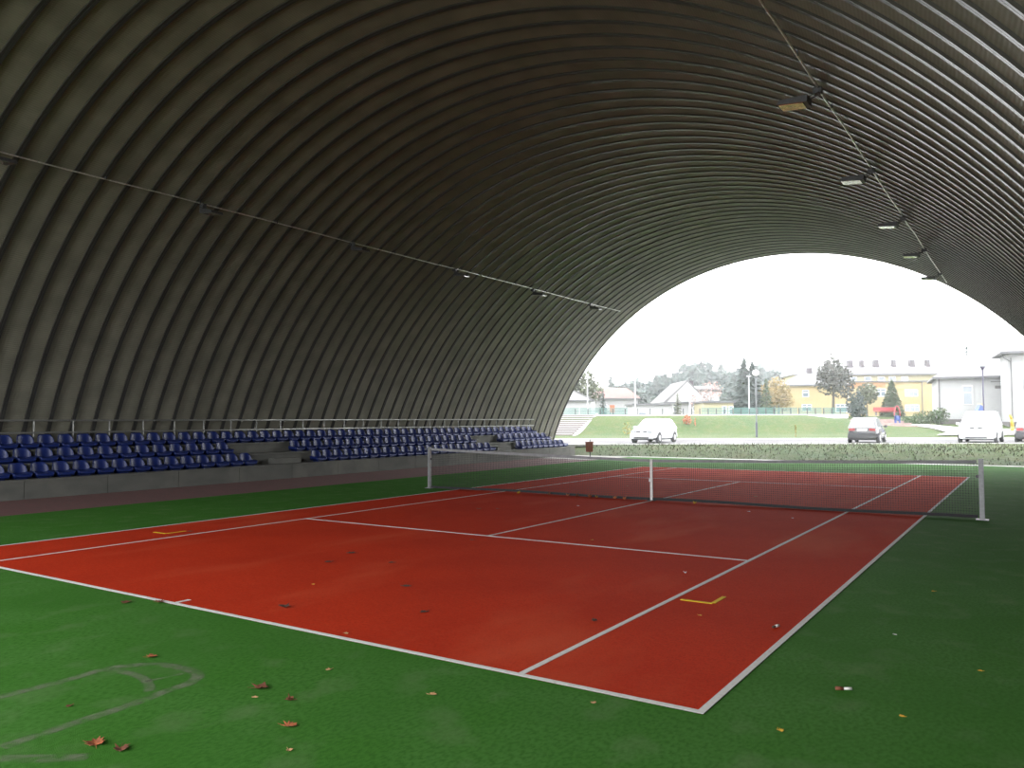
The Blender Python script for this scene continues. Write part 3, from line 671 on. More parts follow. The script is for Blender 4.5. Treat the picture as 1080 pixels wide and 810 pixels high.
# ================================================================ OUTDOORS
# ---------------------------------------------------------------- cars
def make_car(label, loc, rz, paint, L=4.0, Wd=1.66, H=1.42, hood=0.98, kind='hatch', bump='bumper', rear='hatch', group=None):
    """nose at +x, wheels on z = 0"""
    t = thing('car', label, 'car', loc, rz)
    hl = L / 2; hwd = Wd / 2; belt = 0.60 * H if kind != 'van' else 0.56 * H
    if kind == 'van': st_ = [(-hl, 0.34, belt), (-hl + 0.06, 0.26, belt + 0.02), (-hl + 0.5, 0.22, belt + 0.02), (0, 0.20, belt), (hl - 1.15, 0.22, belt), (hl - 0.45, 0.24, hood - 0.04), (hl - 0.12, 0.26, hood - 0.20), (hl, 0.34, hood - 0.42)]
    else: st_ = [(-hl, 0.36, belt - 0.06), (-hl + 0.07, 0.28, belt + 0.02), (-hl + 0.6, 0.22, belt + 0.02), (0, 0.20, belt), (hl - 1.25, 0.22, belt - 0.01), (hl - 0.6, 0.24, hood - 0.16), (hl - 0.15, 0.27, hood - 0.27), (hl, 0.34, hood - 0.42)]
    bm = bmesh.new(); rings = []
    for x, zb, zt in st_:
        k = 1 - 0.16 * (abs(x) / hl) ** 6; w = hwd * k; ring = []
        zm = zb + (zt - zb) * 0.5
        for (fy, z) in ((0.86, zb), (0.98, zb + 0.06), (1.0, zm), (0.965, zt - 0.06), (0.86, zt), (0.45, zt + 0.025)):
            ring.append((fy * w, z))
        full = ring + [(-y, z) for y, z in ring[::-1]]
        rings.append([bm.verts.new((x, y, z)) for y, z in full])
    n = len(rings[0])
    for i in range(len(rings) - 1):
        for j in range(n): bm.faces.new((rings[i][j], rings[i][(j + 1) % n], rings[i + 1][(j + 1) % n], rings[i + 1][j]))
    bm.faces.new(rings[0]); bm.faces.new(rings[-1][::-1])
    # greenhouse: (x at belt, x at roof)
    if kind == 'van': xr0, xr1, xf1, xf0 = -hl + 0.04, -hl + 0.22, 0.55, hl - 0.85
    else: xr0, xr1, xf1, xf0 = (-hl + 0.08, -hl + 0.55, 0.25, 1.05) if rear == 'hatch' else (-hl + 0.35, -hl + 0.95, 0.25, 1.05)
    wr = hwd * 0.70; wb = hwd * 0.93; zb = belt - 0.02; zt = H - 0.05
    pts = [(xr0, zb), (xr1, zt - 0.04), (xr1 + 0.2, zt + 0.02), ((xr1 + xf1) / 2, H), (xf1 - 0.2, zt + 0.02), (xf1, zt - 0.04), (xf0, zb)]
    def wz(z): return wb + (wr - wb) * (z - zb) / (H - zb)
    Lf = [bm.verts.new((x, wz(z), z)) for x, z in pts]; Rt = [bm.verts.new((x, -wz(z), z)) for x, z in pts]
    for i in range(len(pts) - 1): bm.faces.new((Lf[i], Lf[i + 1], Rt[i + 1], Rt[i]))
    bm.faces.new(Lf); bm.faces.new(Rt[::-1])
    body = obj('body', bm, paint, t, smooth=False)
    bv = body.modifiers.new('bevel', 'BEVEL'); bv.width = 0.045; bv.segments = 3; bv.limit_method = 'ANGLE'; bv.angle_limit = radians(25)
    for p in body.data.polygons: p.use_smooth = True
    # glass
    def quad(name, P, m, e=0.012):
        bm = bmesh.new(); V = [Vector(p) for p in P]; nn = (V[1] - V[0]).cross(V[2] - V[0]).normalized()
        c = sum(V, Vector()) / len(V)
        if nn.dot(c - Vector((0, 0, 0.6))) < 0: nn = -nn
        a = [bm.verts.new(v + nn * e) for v in V]; b = [bm.verts.new(v - nn * 0.02) for v in V]
        bm.faces.new(a); bm.faces.new(b[::-1])
        for i in range(len(V)): bm.faces.new((a[i], a[(i + 1) % len(V)], b[(i + 1) % len(V)], b[i]))
        return obj(name, bm, m, t)
    def lerp(a, b, s): return a + (b - a) * s
    def scr(xa, xb, s0, s1, k0, k1):
        z0 = lerp(zb, zt - 0.04, s0); z1 = lerp(zb, zt - 0.04, s1); X0 = lerp(xa, xb, s0); X1 = lerp(xa, xb, s1)
        return [(X0, wz(z0) * k0, z0), (X0, -wz(z0) * k0, z0), (X1, -wz(z1) * k1, z1), (X1, wz(z1) * k1, z1)]
    quad('windshield', scr(xf0, xf1, 0.08, 0.93, 0.90, 0.88), 'car_glass')
    quad('rear_window', scr(xr0, xr1, 0.12, 0.92, 0.86, 0.84), 'car_glass')
    for sy in (-1, 1):
        xm = (xr1 + xf1) / 2 - 0.05
        for nm, xa, xb in (('side_window', xf1 + 0.02, xm + 0.04), ('side_window', xm - 0.04, xr1 + 0.05)):
            zlo, zhi = zb + 0.06, zt - 0.05; lo = (zlo - zb) / (zt - zb)
            if xa > xm: P = [(xf0 - 0.32, wz(zlo), zlo), (xb, wz(zlo), zlo), (xb, wz(zhi), zhi), (xf1 - 0.06, wz(zhi), zhi)]
            else: P = [(xa, wz(zlo), zlo), (lerp(xr0, xr1, 0.45), wz(zlo), zlo), (xb + 0.05, wz(zhi), zhi), (xa, wz(zhi), zhi)]
            quad(nm, [(x, sy * y, z) for x, y, z in P], 'car_glass')
        bm = box_bm(xf0 - 0.30, xf0 - 0.14, min(sy * hwd * 0.97, sy * (hwd + 0.14)), max(sy * hwd * 0.97, sy * (hwd + 0.14)), belt, belt + 0.13, bevel=0.02); obj('mirror', bm, paint, t)
        hz = hood - 0.40
        bm = box_bm(hl - 0.14, hl + 0.015, min(sy * hwd * 0.45, sy * hwd * 0.80), max(sy * hwd * 0.45, sy * hwd * 0.80), hz, hz + 0.14, bevel=0.02); obj('headlight', bm, 'head_light', t)
        bm = box_bm(-hl - 0.015, -hl + 0.12, min(sy * hwd * 0.42, sy * hwd * 0.84), max(sy * hwd * 0.42, sy * hwd * 0.84), belt - 0.19, belt - 0.03, bevel=0.02); obj('tail_light', bm, 'red_light', t)
    obj('front_bumper', box_bm(hl - 0.14, hl + 0.05, -hwd * 0.86, hwd * 0.86, 0.24, 0.47, bevel=0.04), bump if paint != 'car_white' else paint, t)
    obj('rear_bumper', box_bm(-hl - 0.05, -hl + 0.14, -hwd * 0.86, hwd * 0.86, 0.26, 0.58, bevel=0.04), bump if paint != 'car_white' else paint, t)
    obj('lower_intake', box_bm(hl - 0.1, hl + 0.056, -hwd * 0.55, hwd * 0.55, 0.27, 0.34), 'bumper', t)
    for sy in (-1, 1): obj('grille', box_bm(hl - 0.1, hl + 0.012, min(sy * 0.08, sy * 0.32), max(sy * 0.08, sy * 0.32), hood - 0.36, hood - 0.29), 'bumper', t)
    obj('number_plate', box_bm(-hl - 0.022, -hl + 0.02, -0.26, 0.26, belt - 0.17, belt - 0.05), 'plate', t)
    obj('number_plate', box_bm(hl, hl + 0.062, -0.26, 0.26, 0.37, 0.47), 'plate', t)
    bm = bmesh.new(); bx(bm, -hl + 0.35, hl - 0.35, -hwd * 0.8, hwd * 0.8, 0.17, 0.28); obj('underbody', bm, 'bumper', t)
    for x in (hl - 0.78, -hl + 0.72):
        for sy in (-1, 1):
            y0, y1 = sy * (hwd - 0.17), sy * (hwd + 0.005)
            bm = bmesh.new(); tube(bm, (x, y0, 0.29), (x, y1, 0.29), 0.29, n=24); wh = obj('wheel', bm, 'tyre', t, smooth=False)
            bm = bmesh.new(); tube(bm, (x, y1 - sy * 0.03, 0.29), (x, y1 + sy * 0.008, 0.29), 0.19, 0.17, n=20); obj('rim', bm, 'rim', wh)
            bm = bmesh.new(); tube(bm, (x, y1 - sy * 0.12, 0.31), (x, y1 - sy * 0.012, 0.31), 0.345, n=24); obj('wheel_arch', bm, 'bumper', t)
    return t
RZ = 0.45
def face_dir(hu, hd):     # rotation for a nose pointing to (hu, hd) in the (u, d) frame
    v = RH * hu + FH * hd; return atan2(v.y, v.x)
make_car('white hatchback parked across the road nearest the stand', wd(8.55, 48.0, RZ), face_dir(-0.52, -0.85), 'car_white', L=4.0)
make_car('black hatchback seen from behind with red tail lights', wd(20.75, 46.6, RZ), face_dir(0.53, 0.85), 'car_black', L=3.9, H=1.45)
make_car('tall white family car facing the hall near the right edge', wd(27.4, 46.6, RZ), face_dir(-0.60, -0.80), 'car_white', L=4.4, Wd=1.95, H=1.82, hood=1.18, kind='van')
make_car('dark car cut off by the right edge of the photo', wd(30.6, 46.8, RZ), face_dir(0.60, 0.80), 'car_black', L=3.9, H=1.42)

# ---------------------------------------------------------------- litter bin, lamp posts, masts
p = wd(3.72, 38.6); 
t = thing('litter_bin', 'rust-red litter bin on a thin post beside the end of the stand', 'bin', (p.x, p.y, ground_z(3.72, 38.6)), OZ)
obj('post', tube_bm((0.05, 0.06, -0.2), (0.05, 0.06, 0.95), 0.022), 'dark_post', t)
bm = bmesh.new()
prism(bm, [(-0.16, 0.33), (0.16, 0.33), (0.18, 0.80), (-0.18, 0.80)], -0.16, 0.02, lambda a, b, c: Vector((a, c, b)))
b_ = obj('bin_body', bm, 'rust', t); obj('rim', box_bm(-0.20, 0.20, -0.18, 0.04, 0.79, 0.82), 'rust', b_)
p = wd(18.55, 60.5); gz = ground_z(18.55, 60.5)
t = thing('street_lamp', 'street lamp with a white globe standing behind the road', 'street lamp', (p.x, p.y, gz))
obj('sleeve', tube_bm((0, 0, -0.2), (0, 0, 1.15), 0.085, n=12), 'post_sleeve', t); obj('pole', tube_bm((0, 0, 1.15), (0, 0, 4.55), 0.055, n=12), 'lamp_post', t)
obj('collar', tube_bm((0, 0, 4.5), (0, 0, 4.66), 0.10, 0.12, n=12), 'lamp_post', t)
bm = bmesh.new(); bmesh.ops.create_uvsphere(bm, u_segments=20, v_segments=12, radius=0.24, matrix=Matrix.Translation((0, 0, 4.90))); obj('globe', bm, 'globe', t, smooth=True)
p = wd(37.9, 64); gz = ground_z(37.9, 64)
t = thing('street_lamp', 'dark street lamp with a flat top in front of the white building', 'street lamp', (p.x, p.y, gz))
H2 = 6.05 - gz
obj('pole', tube_bm((0, 0, -0.2), (0, 0, H2 - 0.3), 0.065, 0.05, n=12), 'purple_post', t)
obj('lamp_head', tube_bm((0, 0, H2 - 0.3), (0, 0, H2 - 0.06), 0.06, 0.20, n=14), 'purple_post', t); obj('cap', tube_bm((0, 0, H2 - 0.06), (0, 0, H2), 0.22, 0.20, n=14), 'lamp_post', t)
for u, d, zt_, lab in ((9.1, 96, 7.0, 'slender pale mast behind the red-roofed house fence'), (13.6, 88, 7.3, 'slender pale mast left of the big white gabled house'), (26.8, 90, 6.7, 'slender pale mast beside the double-topped spruce'), (3.4, 90, 5.0, 'slender pale mast behind the concrete steps'), (19.2, 86, 5.3, 'slender pale mast in front of the white gabled house')):
    p = wd(u, d); gz = ground_z(u, d)
    t = thing('mast', lab, 'mast', (p.x, p.y, gz)); obj('pole', tube_bm((0, 0, -0.2), (0, 0, zt_ - gz), 0.07, 0.05), 'pale_post', t)
    obj('lamp_head', box_bm(-0.25, 0.25, -0.08, 0.08, zt_ - gz - 0.05, zt_ - gz + 0.05), 'pale_post', t)

# concrete steps up the bank on the left
t = thing('outdoor_steps', 'wide pinkish concrete steps climbing the bank beyond the stand', 'steps', tuple(wd(-1.0, 70, 0.40)), OZ)
for k in range(11):
    z1 = 0.17 * (k + 1); d0 = 0.80 * k
    xr = 7.6 + (10.6 - 7.6) * k / 10
    obj('step', box_bm(-14, xr - 1.3, d0, d0 + 0.86 + 0.3, -0.3, z1, bevel=0.0), 'step', t)
    obj('nosing', box_bm(-14, xr - 1.3, d0 - 0.02, d0 + 0.10, z1 - 0.03, z1 + 0.012), 'kerb', t)
bm = bmesh.new()
prism(bm, [(-0.2, -0.3), (-0.2, 0.05), (9.0, 1.98), (9.0, -0.3)], 0, 1, lambda a, b, c: Vector((6.35 + a * 0.33 + c * 0.22, a, b)))
obj('side_wall', bm, 'kerb', t)

# ---------------------------------------------------------------- fence along the top of the bank
ft = thing('boundary_fence', 'teal mesh fence with short dark posts along the top of the bank', 'fence', tuple(wd(0, 82, 2.2)), OZ)
obj('kerb_beam', box_bm(-16, 34.5, -0.15, 0.15, -0.3, 0.10), 'kerb', ft)
R = random.Random(8)
x = -15.5
while x < 34:
    nxt = x + 2.5
    if not (11.6 < x < 17.5):
        bm = bmesh.new(); y_ = 0.02
        n = 26
        for k in range(n):
            xx = x + 2.4 * k / n; bx(bm, xx, xx + 0.045, y_ - 0.01, y_ + 0.01, 0.12, 0.78)
        for z in (0.14, 0.45, 0.76): bx(bm, x, x + 2.4, y_ - 0.012, y_ + 0.012, z, z + 0.04)
        obj('mesh_panel', bm, 'teal_fence', ft)
    x = nxt
x = -14.0
while x < 34: obj('post', box_bm(x, x + 0.09, -0.08, 0.0, 0.1, 0.72), 'dark_post', ft); x += 1.28 if x < 16 else 0.85

# ---------------------------------------------------------------- buildings
def building(name, label, cat, u, d, z, w, dep, wall, h, roof=None, roofm='roof_grey', eave=0.35, windows=(), extra=None, gable=False, hip=3.0, rz=0.0):
    """u, d: left front corner; front looks back to the hall; roof = ridge height above the wall"""
    t = thing(name, label, cat, tuple(wd(u, d, z)), OZ * -1 * -1 + rz)
    t.rotation_euler = (0, 0, atan2(RH.y, RH.x) + rz)
    obj('wall', box_bm(0, w, 0, dep, -1.0, h), wall, t)
    e = eave
    if roof:
        bm = bmesh.new(); a = [(-e, -e, h), (w + e, -e, h), (w + e, dep + e, h), (-e, dep + e, h)]
        if gable == 'front': rp = [(w / 2, -e, h + roof), (w / 2, dep + e, h + roof)]
        elif gable: rp = [(-e, dep / 2, h + roof), (w + e, dep / 2, h + roof)]
        else: rp = [(hip, dep / 2, h + roof), (w - hip, dep / 2, h + roof)]
        A = [bm.verts.new(q) for q in a]; Bt = [bm.verts.new((q[0], q[1], q[2] - 0.18)) for q in a]; P = [bm.verts.new(q) for q in rp]
        if gable == 'front':
            bm.faces.new((A[0], P[0], P[1], A[3])); bm.faces.new((A[1], A[2], P[1], P[0])); bm.faces.new((A[0], A[1], P[0])); bm.faces.new((A[2], A[3], P[1]))
        else:
            bm.faces.new((A[0], A[1], P[1], P[0])); bm.faces.new((A[2], A[3], P[0], P[1])); bm.faces.new((A[1], A[2], P[1])); bm.faces.new((A[3], A[0], P[0]))
        bm.faces.new(Bt)
        for i in range(4): bm.faces.new((A[i], A[(i + 1) % 4], Bt[(i + 1) % 4], Bt[i]))
        rf = obj('roof', bm, roofm, t)
        obj('gutter', box_bm(-e, w + e, -e - 0.12, -e, h - 0.22, h - 0.02), 'eave', rf)
        if gable == 'front':
            bm = bmesh.new(); prism(bm, [(0.1, h), (w - 0.1, h), (w / 2, h + roof - 0.25)], -0.45, -0.30, lambda a_, b_, c_: Vector((a_, c_, b_))); obj('gable_wall', bm, wall, t)
    else:
        obj('flat_roof', box_bm(-0.2, w + 0.2, -0.3, dep + 0.2, h, h + 0.22), 'eave', t)
    for (wx, wz_, ww, wh) in windows:
        f = obj('window', box_bm(wx, wx + ww, -0.08, 0.02, wz_, wz_ + wh), 'frame', t)
        bm = bmesh.new(); nn = max(1, int(round(ww / 0.7)))
        for k in range(nn):
            a_ = wx + 0.08 + (ww - 0.08) * k / nn; b_ = wx + (ww - 0.08) * (k + 1) / nn + 0.0
            bx(bm, a_, b_, -0.10, -0.05, wz_ + 0.08, wz_ + wh * 0.62); bx(bm, a_, b_, -0.10, -0.05, wz_ + wh * 0.62 + 0.08, wz_ + wh - 0.08)
        obj('pane', bm, 'pane', f)
    return t

# far left: grey gabled house behind the arch edge
b = building('house', 'pale gabled house half hidden behind the left foot of the arch', 'house', 4.9, 104, 2.2, 5.4, 9, 'wall_white', 2.2, roof=1.5, roofm='roof_white', gable='front')
b = building('house', 'white house with a long faded red roof above the bank', 'house', 12.7, 122, 2.2, 6.6, 9, 'wall_white', 2.9, roof=1.75, roofm='roof_red', gable=False, hip=1.1,
             windows=((1.0, 0.9, 0.9, 1.0), (4.6, 0.9, 1.2, 1.0)))
b = building('garage_row', 'low white garage row between the red-roofed house and the gabled house', 'garage', 14.9, 98, 2.2, 4.4, 6, 'wall_white', 1.35, windows=((0.6, 0.1, 1.0, 0.6),))
b = building('house', 'big white gabled house with a mauve chimney stack', 'house', 20.9, 108, 2.2, 5.6, 10, 'wall_white', 2.0, roof=2.9, roofm='roof_white', gable='front', eave=0.4,
             windows=((0.9, 0.7, 0.9, 1.0), (3.6, 0.7, 0.9, 1.0), (2.4, 2.3, 0.8, 0.8)))
obj('chimney', box_bm(3.9, 4.4, 3.0, 3.5, 3.0, 5.0), 'chimney', b)
b = building('house', 'narrow white house with dark skylights right of the gabled house', 'house', 27.4, 118, 2.2, 3.3, 7, 'wall_white', 4.1, roof=0.6, roofm='roof_white', gable=False, hip=0.5, windows=((0.6, 3.0, 0.6, 0.6), (1.7, 2.0, 0.9, 0.7)))
b = building('shed', 'low cream outbuilding with two doors beside the dark spruce', 'outbuilding', 23.1, 96, 2.2, 3.6, 5, 'wall_cream', 1.6, windows=((2.2, 0.2, 0.55, 1.0), (3.0, 0.2, 0.55, 1.0)))
# yellow school: left wing
b = building('school_building', 'yellow two-storey building with a grey hipped roof', 'building', 44.8, 130, 2.2, 9.5, 12, 'wall_yellow', 5.2, roof=2.5, roofm='roof_grey', hip=4.0, rz=-0.18,
             windows=((2.5, 3.2, 1.0, 1.1), (2.4, 0.9, 1.5, 1.1), (7.6, 0.7, 2.0, 1.3)))
obj('chimney', box_bm(4.2, 5.0, 5.0, 5.8, 6.0, 8.2), 'chimney', b)
b = building('school_building', 'long yellow building whose roof carries a row of mauve chimneys', 'building', 53.0, 144, 2.2, 22.0, 6, 'wall_yellow', 6.2, rz=-0.10, windows=(
    (5.6, 3.2, 2.0, 2.0), (12.3, 3.6, 1.7, 1.4), (17.3, 3.6, 2.2, 1.2), (17.3, 0.9, 2.4, 1.2), (5.6, 0.6, 3.4, 1.6)))
obj('orange_band', box_bm(2.0, 14.0, -0.04, 0.0, 5.3, 6.1), 'wall_orange', b)
obj('upper_storey', box_bm(0, 30.0, 6, 16, 0, 8.0), 'wall_cream', b)
bm = bmesh.new(); A = [bm.verts.new(q) for q in ((-0.5, 5.5, 8.0), (30.5, 5.5, 8.0), (30.5, 16.5, 8.0), (-0.5, 16.5, 8.0), (2, 11, 10.0), (28, 11, 10.0))]
bm.faces.new((A[0], A[1], A[5], A[4])); bm.faces.new((A[2], A[3], A[4], A[5])); bm.faces.new((A[1], A[2], A[5])); bm.faces.new((A[3], A[0], A[4])); bm.faces.new((A[3], A[2], A[1], A[0]))
rf = obj('roof', bm, 'roof_white', b); obj('gutter', box_bm(-0.5, 30.5, 5.3, 5.5, 7.75, 8.0), 'eave', rf)
for k, xx in enumerate((6.5, 10.6, 12.9, 15.4, 18.8, 22.0, 25.0)):
    obj('chimney', box_bm(xx, xx + (0.95 if k % 2 else 0.7), 9.6, 10.8, 8.8, 10.9), 'chimney', b)
for xx in (5.2, 7.6, 9.8, 12.4, 14.8, 16.8, 19.0):
    f = obj('window', box_bm(xx, xx + 1.2, 5.92, 6.0, 6.7, 7.5), 'frame', b); obj('pane', box_bm(xx + 0.15, xx + 1.05, 5.88, 5.93, 6.78, 7.42), 'pane', f)
obj('drainpipe', box_bm(20.2, 20.32, -0.1, 0, 0, 6.2), 'plinth', b)
# white buildings on the right
b = building('service_building', 'long low white building with a pale hipped roof behind the parked cars', 'building', 44.95, 84, 1.2, 10.5, 12, 'wall_white', 5.0, roof=2.5, roofm='roof_white', hip=3.6, eave=0.5, rz=-0.44,
             windows=((2.25, 2.05, 0.95, 2.0),))
obj('plinth', box_bm(-0.06, 10.56, -0.06, 12, -1.0, 0.55), 'plinth', b)
obj('drainpipe', tube_bm((0.12, -0.12, 0), (0.12, -0.12, 4.8), 0.055), 'roof_white', b)
obj('vent_grille', box_bm(5.2, 5.9, -0.05, 0.02, 3.7, 4.0), 'plinth', b)
obj('canopy_beam', box_bm(4.8, 7.0, -0.35, -0.3, 4.35, 4.45), 'roof_white', b)
b = building('service_building', 'taller white building cut by the right edge with a teal window', 'building', 46.8, 75, 0.95, 12, 5.5, 'wall_white', 7.15, roof=1.0, roofm='roof_grey', hip=3, eave=0.7, rz=-0.44)
obj('plinth', box_bm(-0.06, 12, -0.06, 5.5, -1.0, 0.55), 'plinth', b)
obj('drainpipe', tube_bm((0.25, -0.15, 0), (0.25, -0.15, 6.6), 0.055), 'roof_white', b)
f = obj('window', box_bm(1.25, 3.4, -0.10, 0.02, 3.1, 4.6), 'teal_frame', b); f['label'] = 'teal-framed window'
obj('pane', box_bm(1.45, 3.2, -0.12, -0.09, 3.3, 4.4), 'pane', f)
bm = bmesh.new(); tube(bm, (-0.65, -0.6, 6.85), (0.2, -0.2, 6.2), 0.05); tube(bm, (0.2, -0.2, 6.2), (0.25, -0.15, 5.0), 0.05); obj('downpipe_elbow', bm, 'eave', b)

# small street furniture and play equipment
p = wd(42.0, 67); gz = ground_z(42.0, 67)
t = thing('gas_pipe', 'bent yellow gas pipe standing in front of the taller white building', 'pipe', (p.x, p.y, gz), OZ)
bm = bmesh.new(); tube(bm, (0, 0, 0), (0.05, 0, 0.5), 0.14, n=10); tube(bm, (0.05, 0, 0.5), (0.0, 0, 1.1), 0.13, n=10); tube(bm, (0, 0, 1.1), (-0.15, 0, 1.5), 0.10, n=10); obj('pipe', bm, 'yellow_paint', t, smooth=True)
p = wd(40.7, 67); gz = ground_z(40.7, 67)
t = thing('meter_box', 'yellow meter box on a low stand between white car and gas pipe', 'meter box', (p.x, p.y, gz), OZ)
obj('box', box_bm(-0.28, 0.28, -0.15, 0.15, 0.75, 1.15), 'yellow_paint', t); obj('stand', box_bm(-0.2, 0.2, -0.08, 0.08, 0.0, 0.75), 'wall_white', t)
p = wd(39.2, 66); gz = ground_z(39.2, 66)
p = wd(41.7, 71); gz = ground_z(41.7, 71)
t = thing('blue_object', 'blue object with a beige top seen just above the tall white car', 'bin', (p.x, p.y, gz), OZ)  # unidentified blue shape, drawn as a lidded tub
bm = bmesh.new(); prism(bm, [(-0.35, 0), (0.25, 0), (0.22, 1.55), (-0.05, 1.75), (-0.3, 1.3)], -0.25, 0.25, lambda a, b, c: Vector((a, c, b))); obj('tub', bm, 'blue_paint', t)
obj('lid', box_bm(-0.05, 0.24, -0.25, 0.25, 1.7, 1.85), 'wall_cream', t); t.scale = (1.1, 1.1, 1.27)
p = wd(37.7, 78); gz = ground_z(37.7, 78)
t = thing('play_tower', 'blue play post with a red hoop at the end of the path', 'playground equipment', (p.x, p.y, gz), OZ)
bm = bmesh.new(); bx(bm, -0.25, -0.12, -0.1, 0.1, 0, 1.0); bx(bm, 0.12, 0.25, -0.1, 0.1, 0, 1.0); bx(bm, -0.25, 0.25, -0.1, 0.1, 0.55, 1.0); obj('frame', bm, 'blue_paint', t)
bm = bmesh.new(); pv = None
for k in range(13):
    a = pi * k / 12; q = Vector((0.28 * cos(a), 0, 1.0 + 0.95 * sin(a)))
    if pv: tube(bm, pv, q, 0.05, n=6)
    pv = q
obj('hoop', bm, 'red_paint', t)
p = wd(40.5, 88); gz = ground_z(40.5, 88)
t = thing('bench', 'long red bench in front of the cone-shaped conifer', 'bench', tuple(wd(43.0, 92, 2.2)), atan2(RH.y, RH.x))
obj('seat', box_bm(-1.2, 1.4, -0.2, 0.2, 0.42, 0.50), 'red_paint', t); obj('backrest', box_bm(-1.2, 1.4, 0.16, 0.22, 0.55, 0.95), 'red_paint', t)
for xx in (-1.0, 1.1): obj('leg', box_bm(xx, xx + 0.08, -0.18, 0.2, 0, 0.42), 'plinth', t)
t = thing('garden_steps', 'low reddish brown steps beside the hedge and red hoop', 'steps', tuple(wd(34.6, 76, 0.75)), atan2(RH.y, RH.x) - 0.25)
M['redstep'] = mat('red_brown_step', (0.17, 0.115, 0.105), 0.9, noise=(2, (0.26, 0.2, 0.18), 0.4, 0.7))
for k in range(5): obj('step', box_bm(0.5 - 0.5 * k, 4.6 - 0.5 * k, 0.9 * k, 0.9 * k + 1.2, -0.5, 0.25 + 0.2 * k), 'redstep', t)
t = thing('notice_board', 'upright orange board behind the fence before the red-roofed house', 'board', tuple(wd(11.7, 93, 2.2)), atan2(RH.y, RH.x))
obj('panel', box_bm(-0.28, 0.28, -0.04, 0.04, 0.45, 1.3), 'orange_sign', t)
for xx in (-0.26, 0.2): obj('leg', box_bm(xx, xx + 0.06, -0.03, 0.03, 0, 0.5), 'dark_post', t)

# ---------------------------------------------------------------- vegetation
def leaves_bm(blobs, n, size, seed, dark=0):
    """many small leaf cards spread through ellipsoids (x, y, z, rx, ry, rz)"""
    R = random.Random(seed); bm = bmesh.new(); tot = sum(b[3] * b[4] * b[5] for b in blobs)
    for b in blobs:
        for _ in range(max(8, int(n * b[3] * b[4] * b[5] / tot))):
            v = Vector((R.gauss(0, 1), R.gauss(0, 1), R.gauss(0, 1))).normalized() * (R.random() ** 0.42)
            c = Vector((b[0] + v.x * b[3], b[1] + v.y * b[4], b[2] + v.z * b[5]))
            a = Vector((R.gauss(0, 1), R.gauss(0, 1), R.gauss(0, 1))).normalized(); s = a.orthogonal().normalized() * size * R.uniform(0.5, 1.2); w = a.cross(s).normalized() * size * R.uniform(0.4, 0.9)
            bm.faces.new([bm.verts.new(c + q) for q in (s, w, -s, -w)])
    return bm
def cone_bm(h, r, n, size, seed, z0=0.0, tiers=12, droop=0.25):
    """conifer: drooping branch sprays in whorls"""
    R = random.Random(seed); bm = bmesh.new()
    for k in range(n):
        t = R.random() ** 1.35; z = z0 + (h - z0) * t
        rad = r * (1 - t) ** 0.85 * (0.72 + 0.28 * abs(sin(t * tiers * pi))) + 0.05
        a = R.uniform(0, 2 * pi); q = rad * (R.random() ** 0.5)
        c = Vector((q * cos(a), q * sin(a), z - droop * q)); s = size * R.uniform(0.6, 1.3) * (1 - 0.5 * t)
        o_ = Vector((cos(a), sin(a), -0.35)).normalized() * s; w = Vector((-sin(a), cos(a), R.uniform(-.5, .5))) * s * 0.45
        bm.faces.new([bm.verts.new(c + x) for x in (-o_, w, o_, -w)])
    return bm
def tree(name, label, u, d, blobs, m, n=900, size=0.25, seed=1, trunk=(0.2, 2.0), group=None, cat='tree'):
    z = ground_z(u, d) if d < 130 else 2.2
    t = thing(name, label, cat, tuple(wd(u, d, z)), atan2(RH.y, RH.x), group)
    if trunk: obj('trunk', tube_bm((0, 0, -0.3), (0, 0, trunk[1]), trunk[0], trunk[0] * 0.6), 'bark', t)
    obj('crown', leaves_bm(blobs, n, size, seed), m, t); return t
def conifer(name, label, u, d, h, r, m='spruce', n=1400, size=0.35, seed=1, z0=0.8, group=None, tiers=12):
    z = ground_z(u, d) if d < 130 else 2.2
    t = thing(name, label, 'tree', tuple(wd(u, d, z)), 0, group)
    obj('trunk', tube_bm((0, 0, -0.3), (0, 0, h * 0.95), 0.18, 0.03), 'bark', t); obj('crown', cone_bm(h, r, n, size, seed, z0, tiers), m, t); return t
# double spruce left of centre, cypress, autumn trees
conifer('spruce_tree', 'left and taller top of the blue-green double spruce', 29.2, 100, 7.3, 2.0, seed=3, n=1500, size=0.55, tiers=7)
conifer('spruce_tree', 'right top of the blue-green double spruce', 30.4, 100.6, 6.9, 1.7, seed=4, n=1300, size=0.55, tiers=6)
conifer('cypress_tree', 'narrow dark green conifer right of the double spruce', 31.3, 98, 4.6, 1.2, m='hedge', seed=5, n=1200, size=0.28, z0=0.1)
conifer('cypress_tree', 'small teal conifer before the red-roofed house', 11.2, 98, 3.2, 0.6, m='spruce', seed=6, n=600, size=0.2, z0=0.1)
tree('autumn_tree', 'yellow autumn tree left of the yellow building', 39.5, 118, [(0, 0, 3.6, 1.9, 1.8, 2.4), (0.6, 0, 2.2, 1.8, 1.5, 1.4)], 'autumn', 1500, 0.2, 7)
tree('autumn_tree', 'small orange-brown tree between conifer and yellow tree', 35.6, 112, [(0, 0, 2.8, 1.5, 1.5, 1.8)], 'autumn', 700, 0.2, 8, (0.12, 1.5))
tree('birch_tree', 'pale bushy tree showing above the left foot of the arch', 9.6, 116, [(0, 0, 5.0, 2.6, 2.2, 2.4), (1.8, 0, 3.6, 2.0, 2.0, 1.8), (-1.6, 0, 3.4, 1.8, 1.6, 1.6)], 'leafgreen', 1500, 0.3, 9)
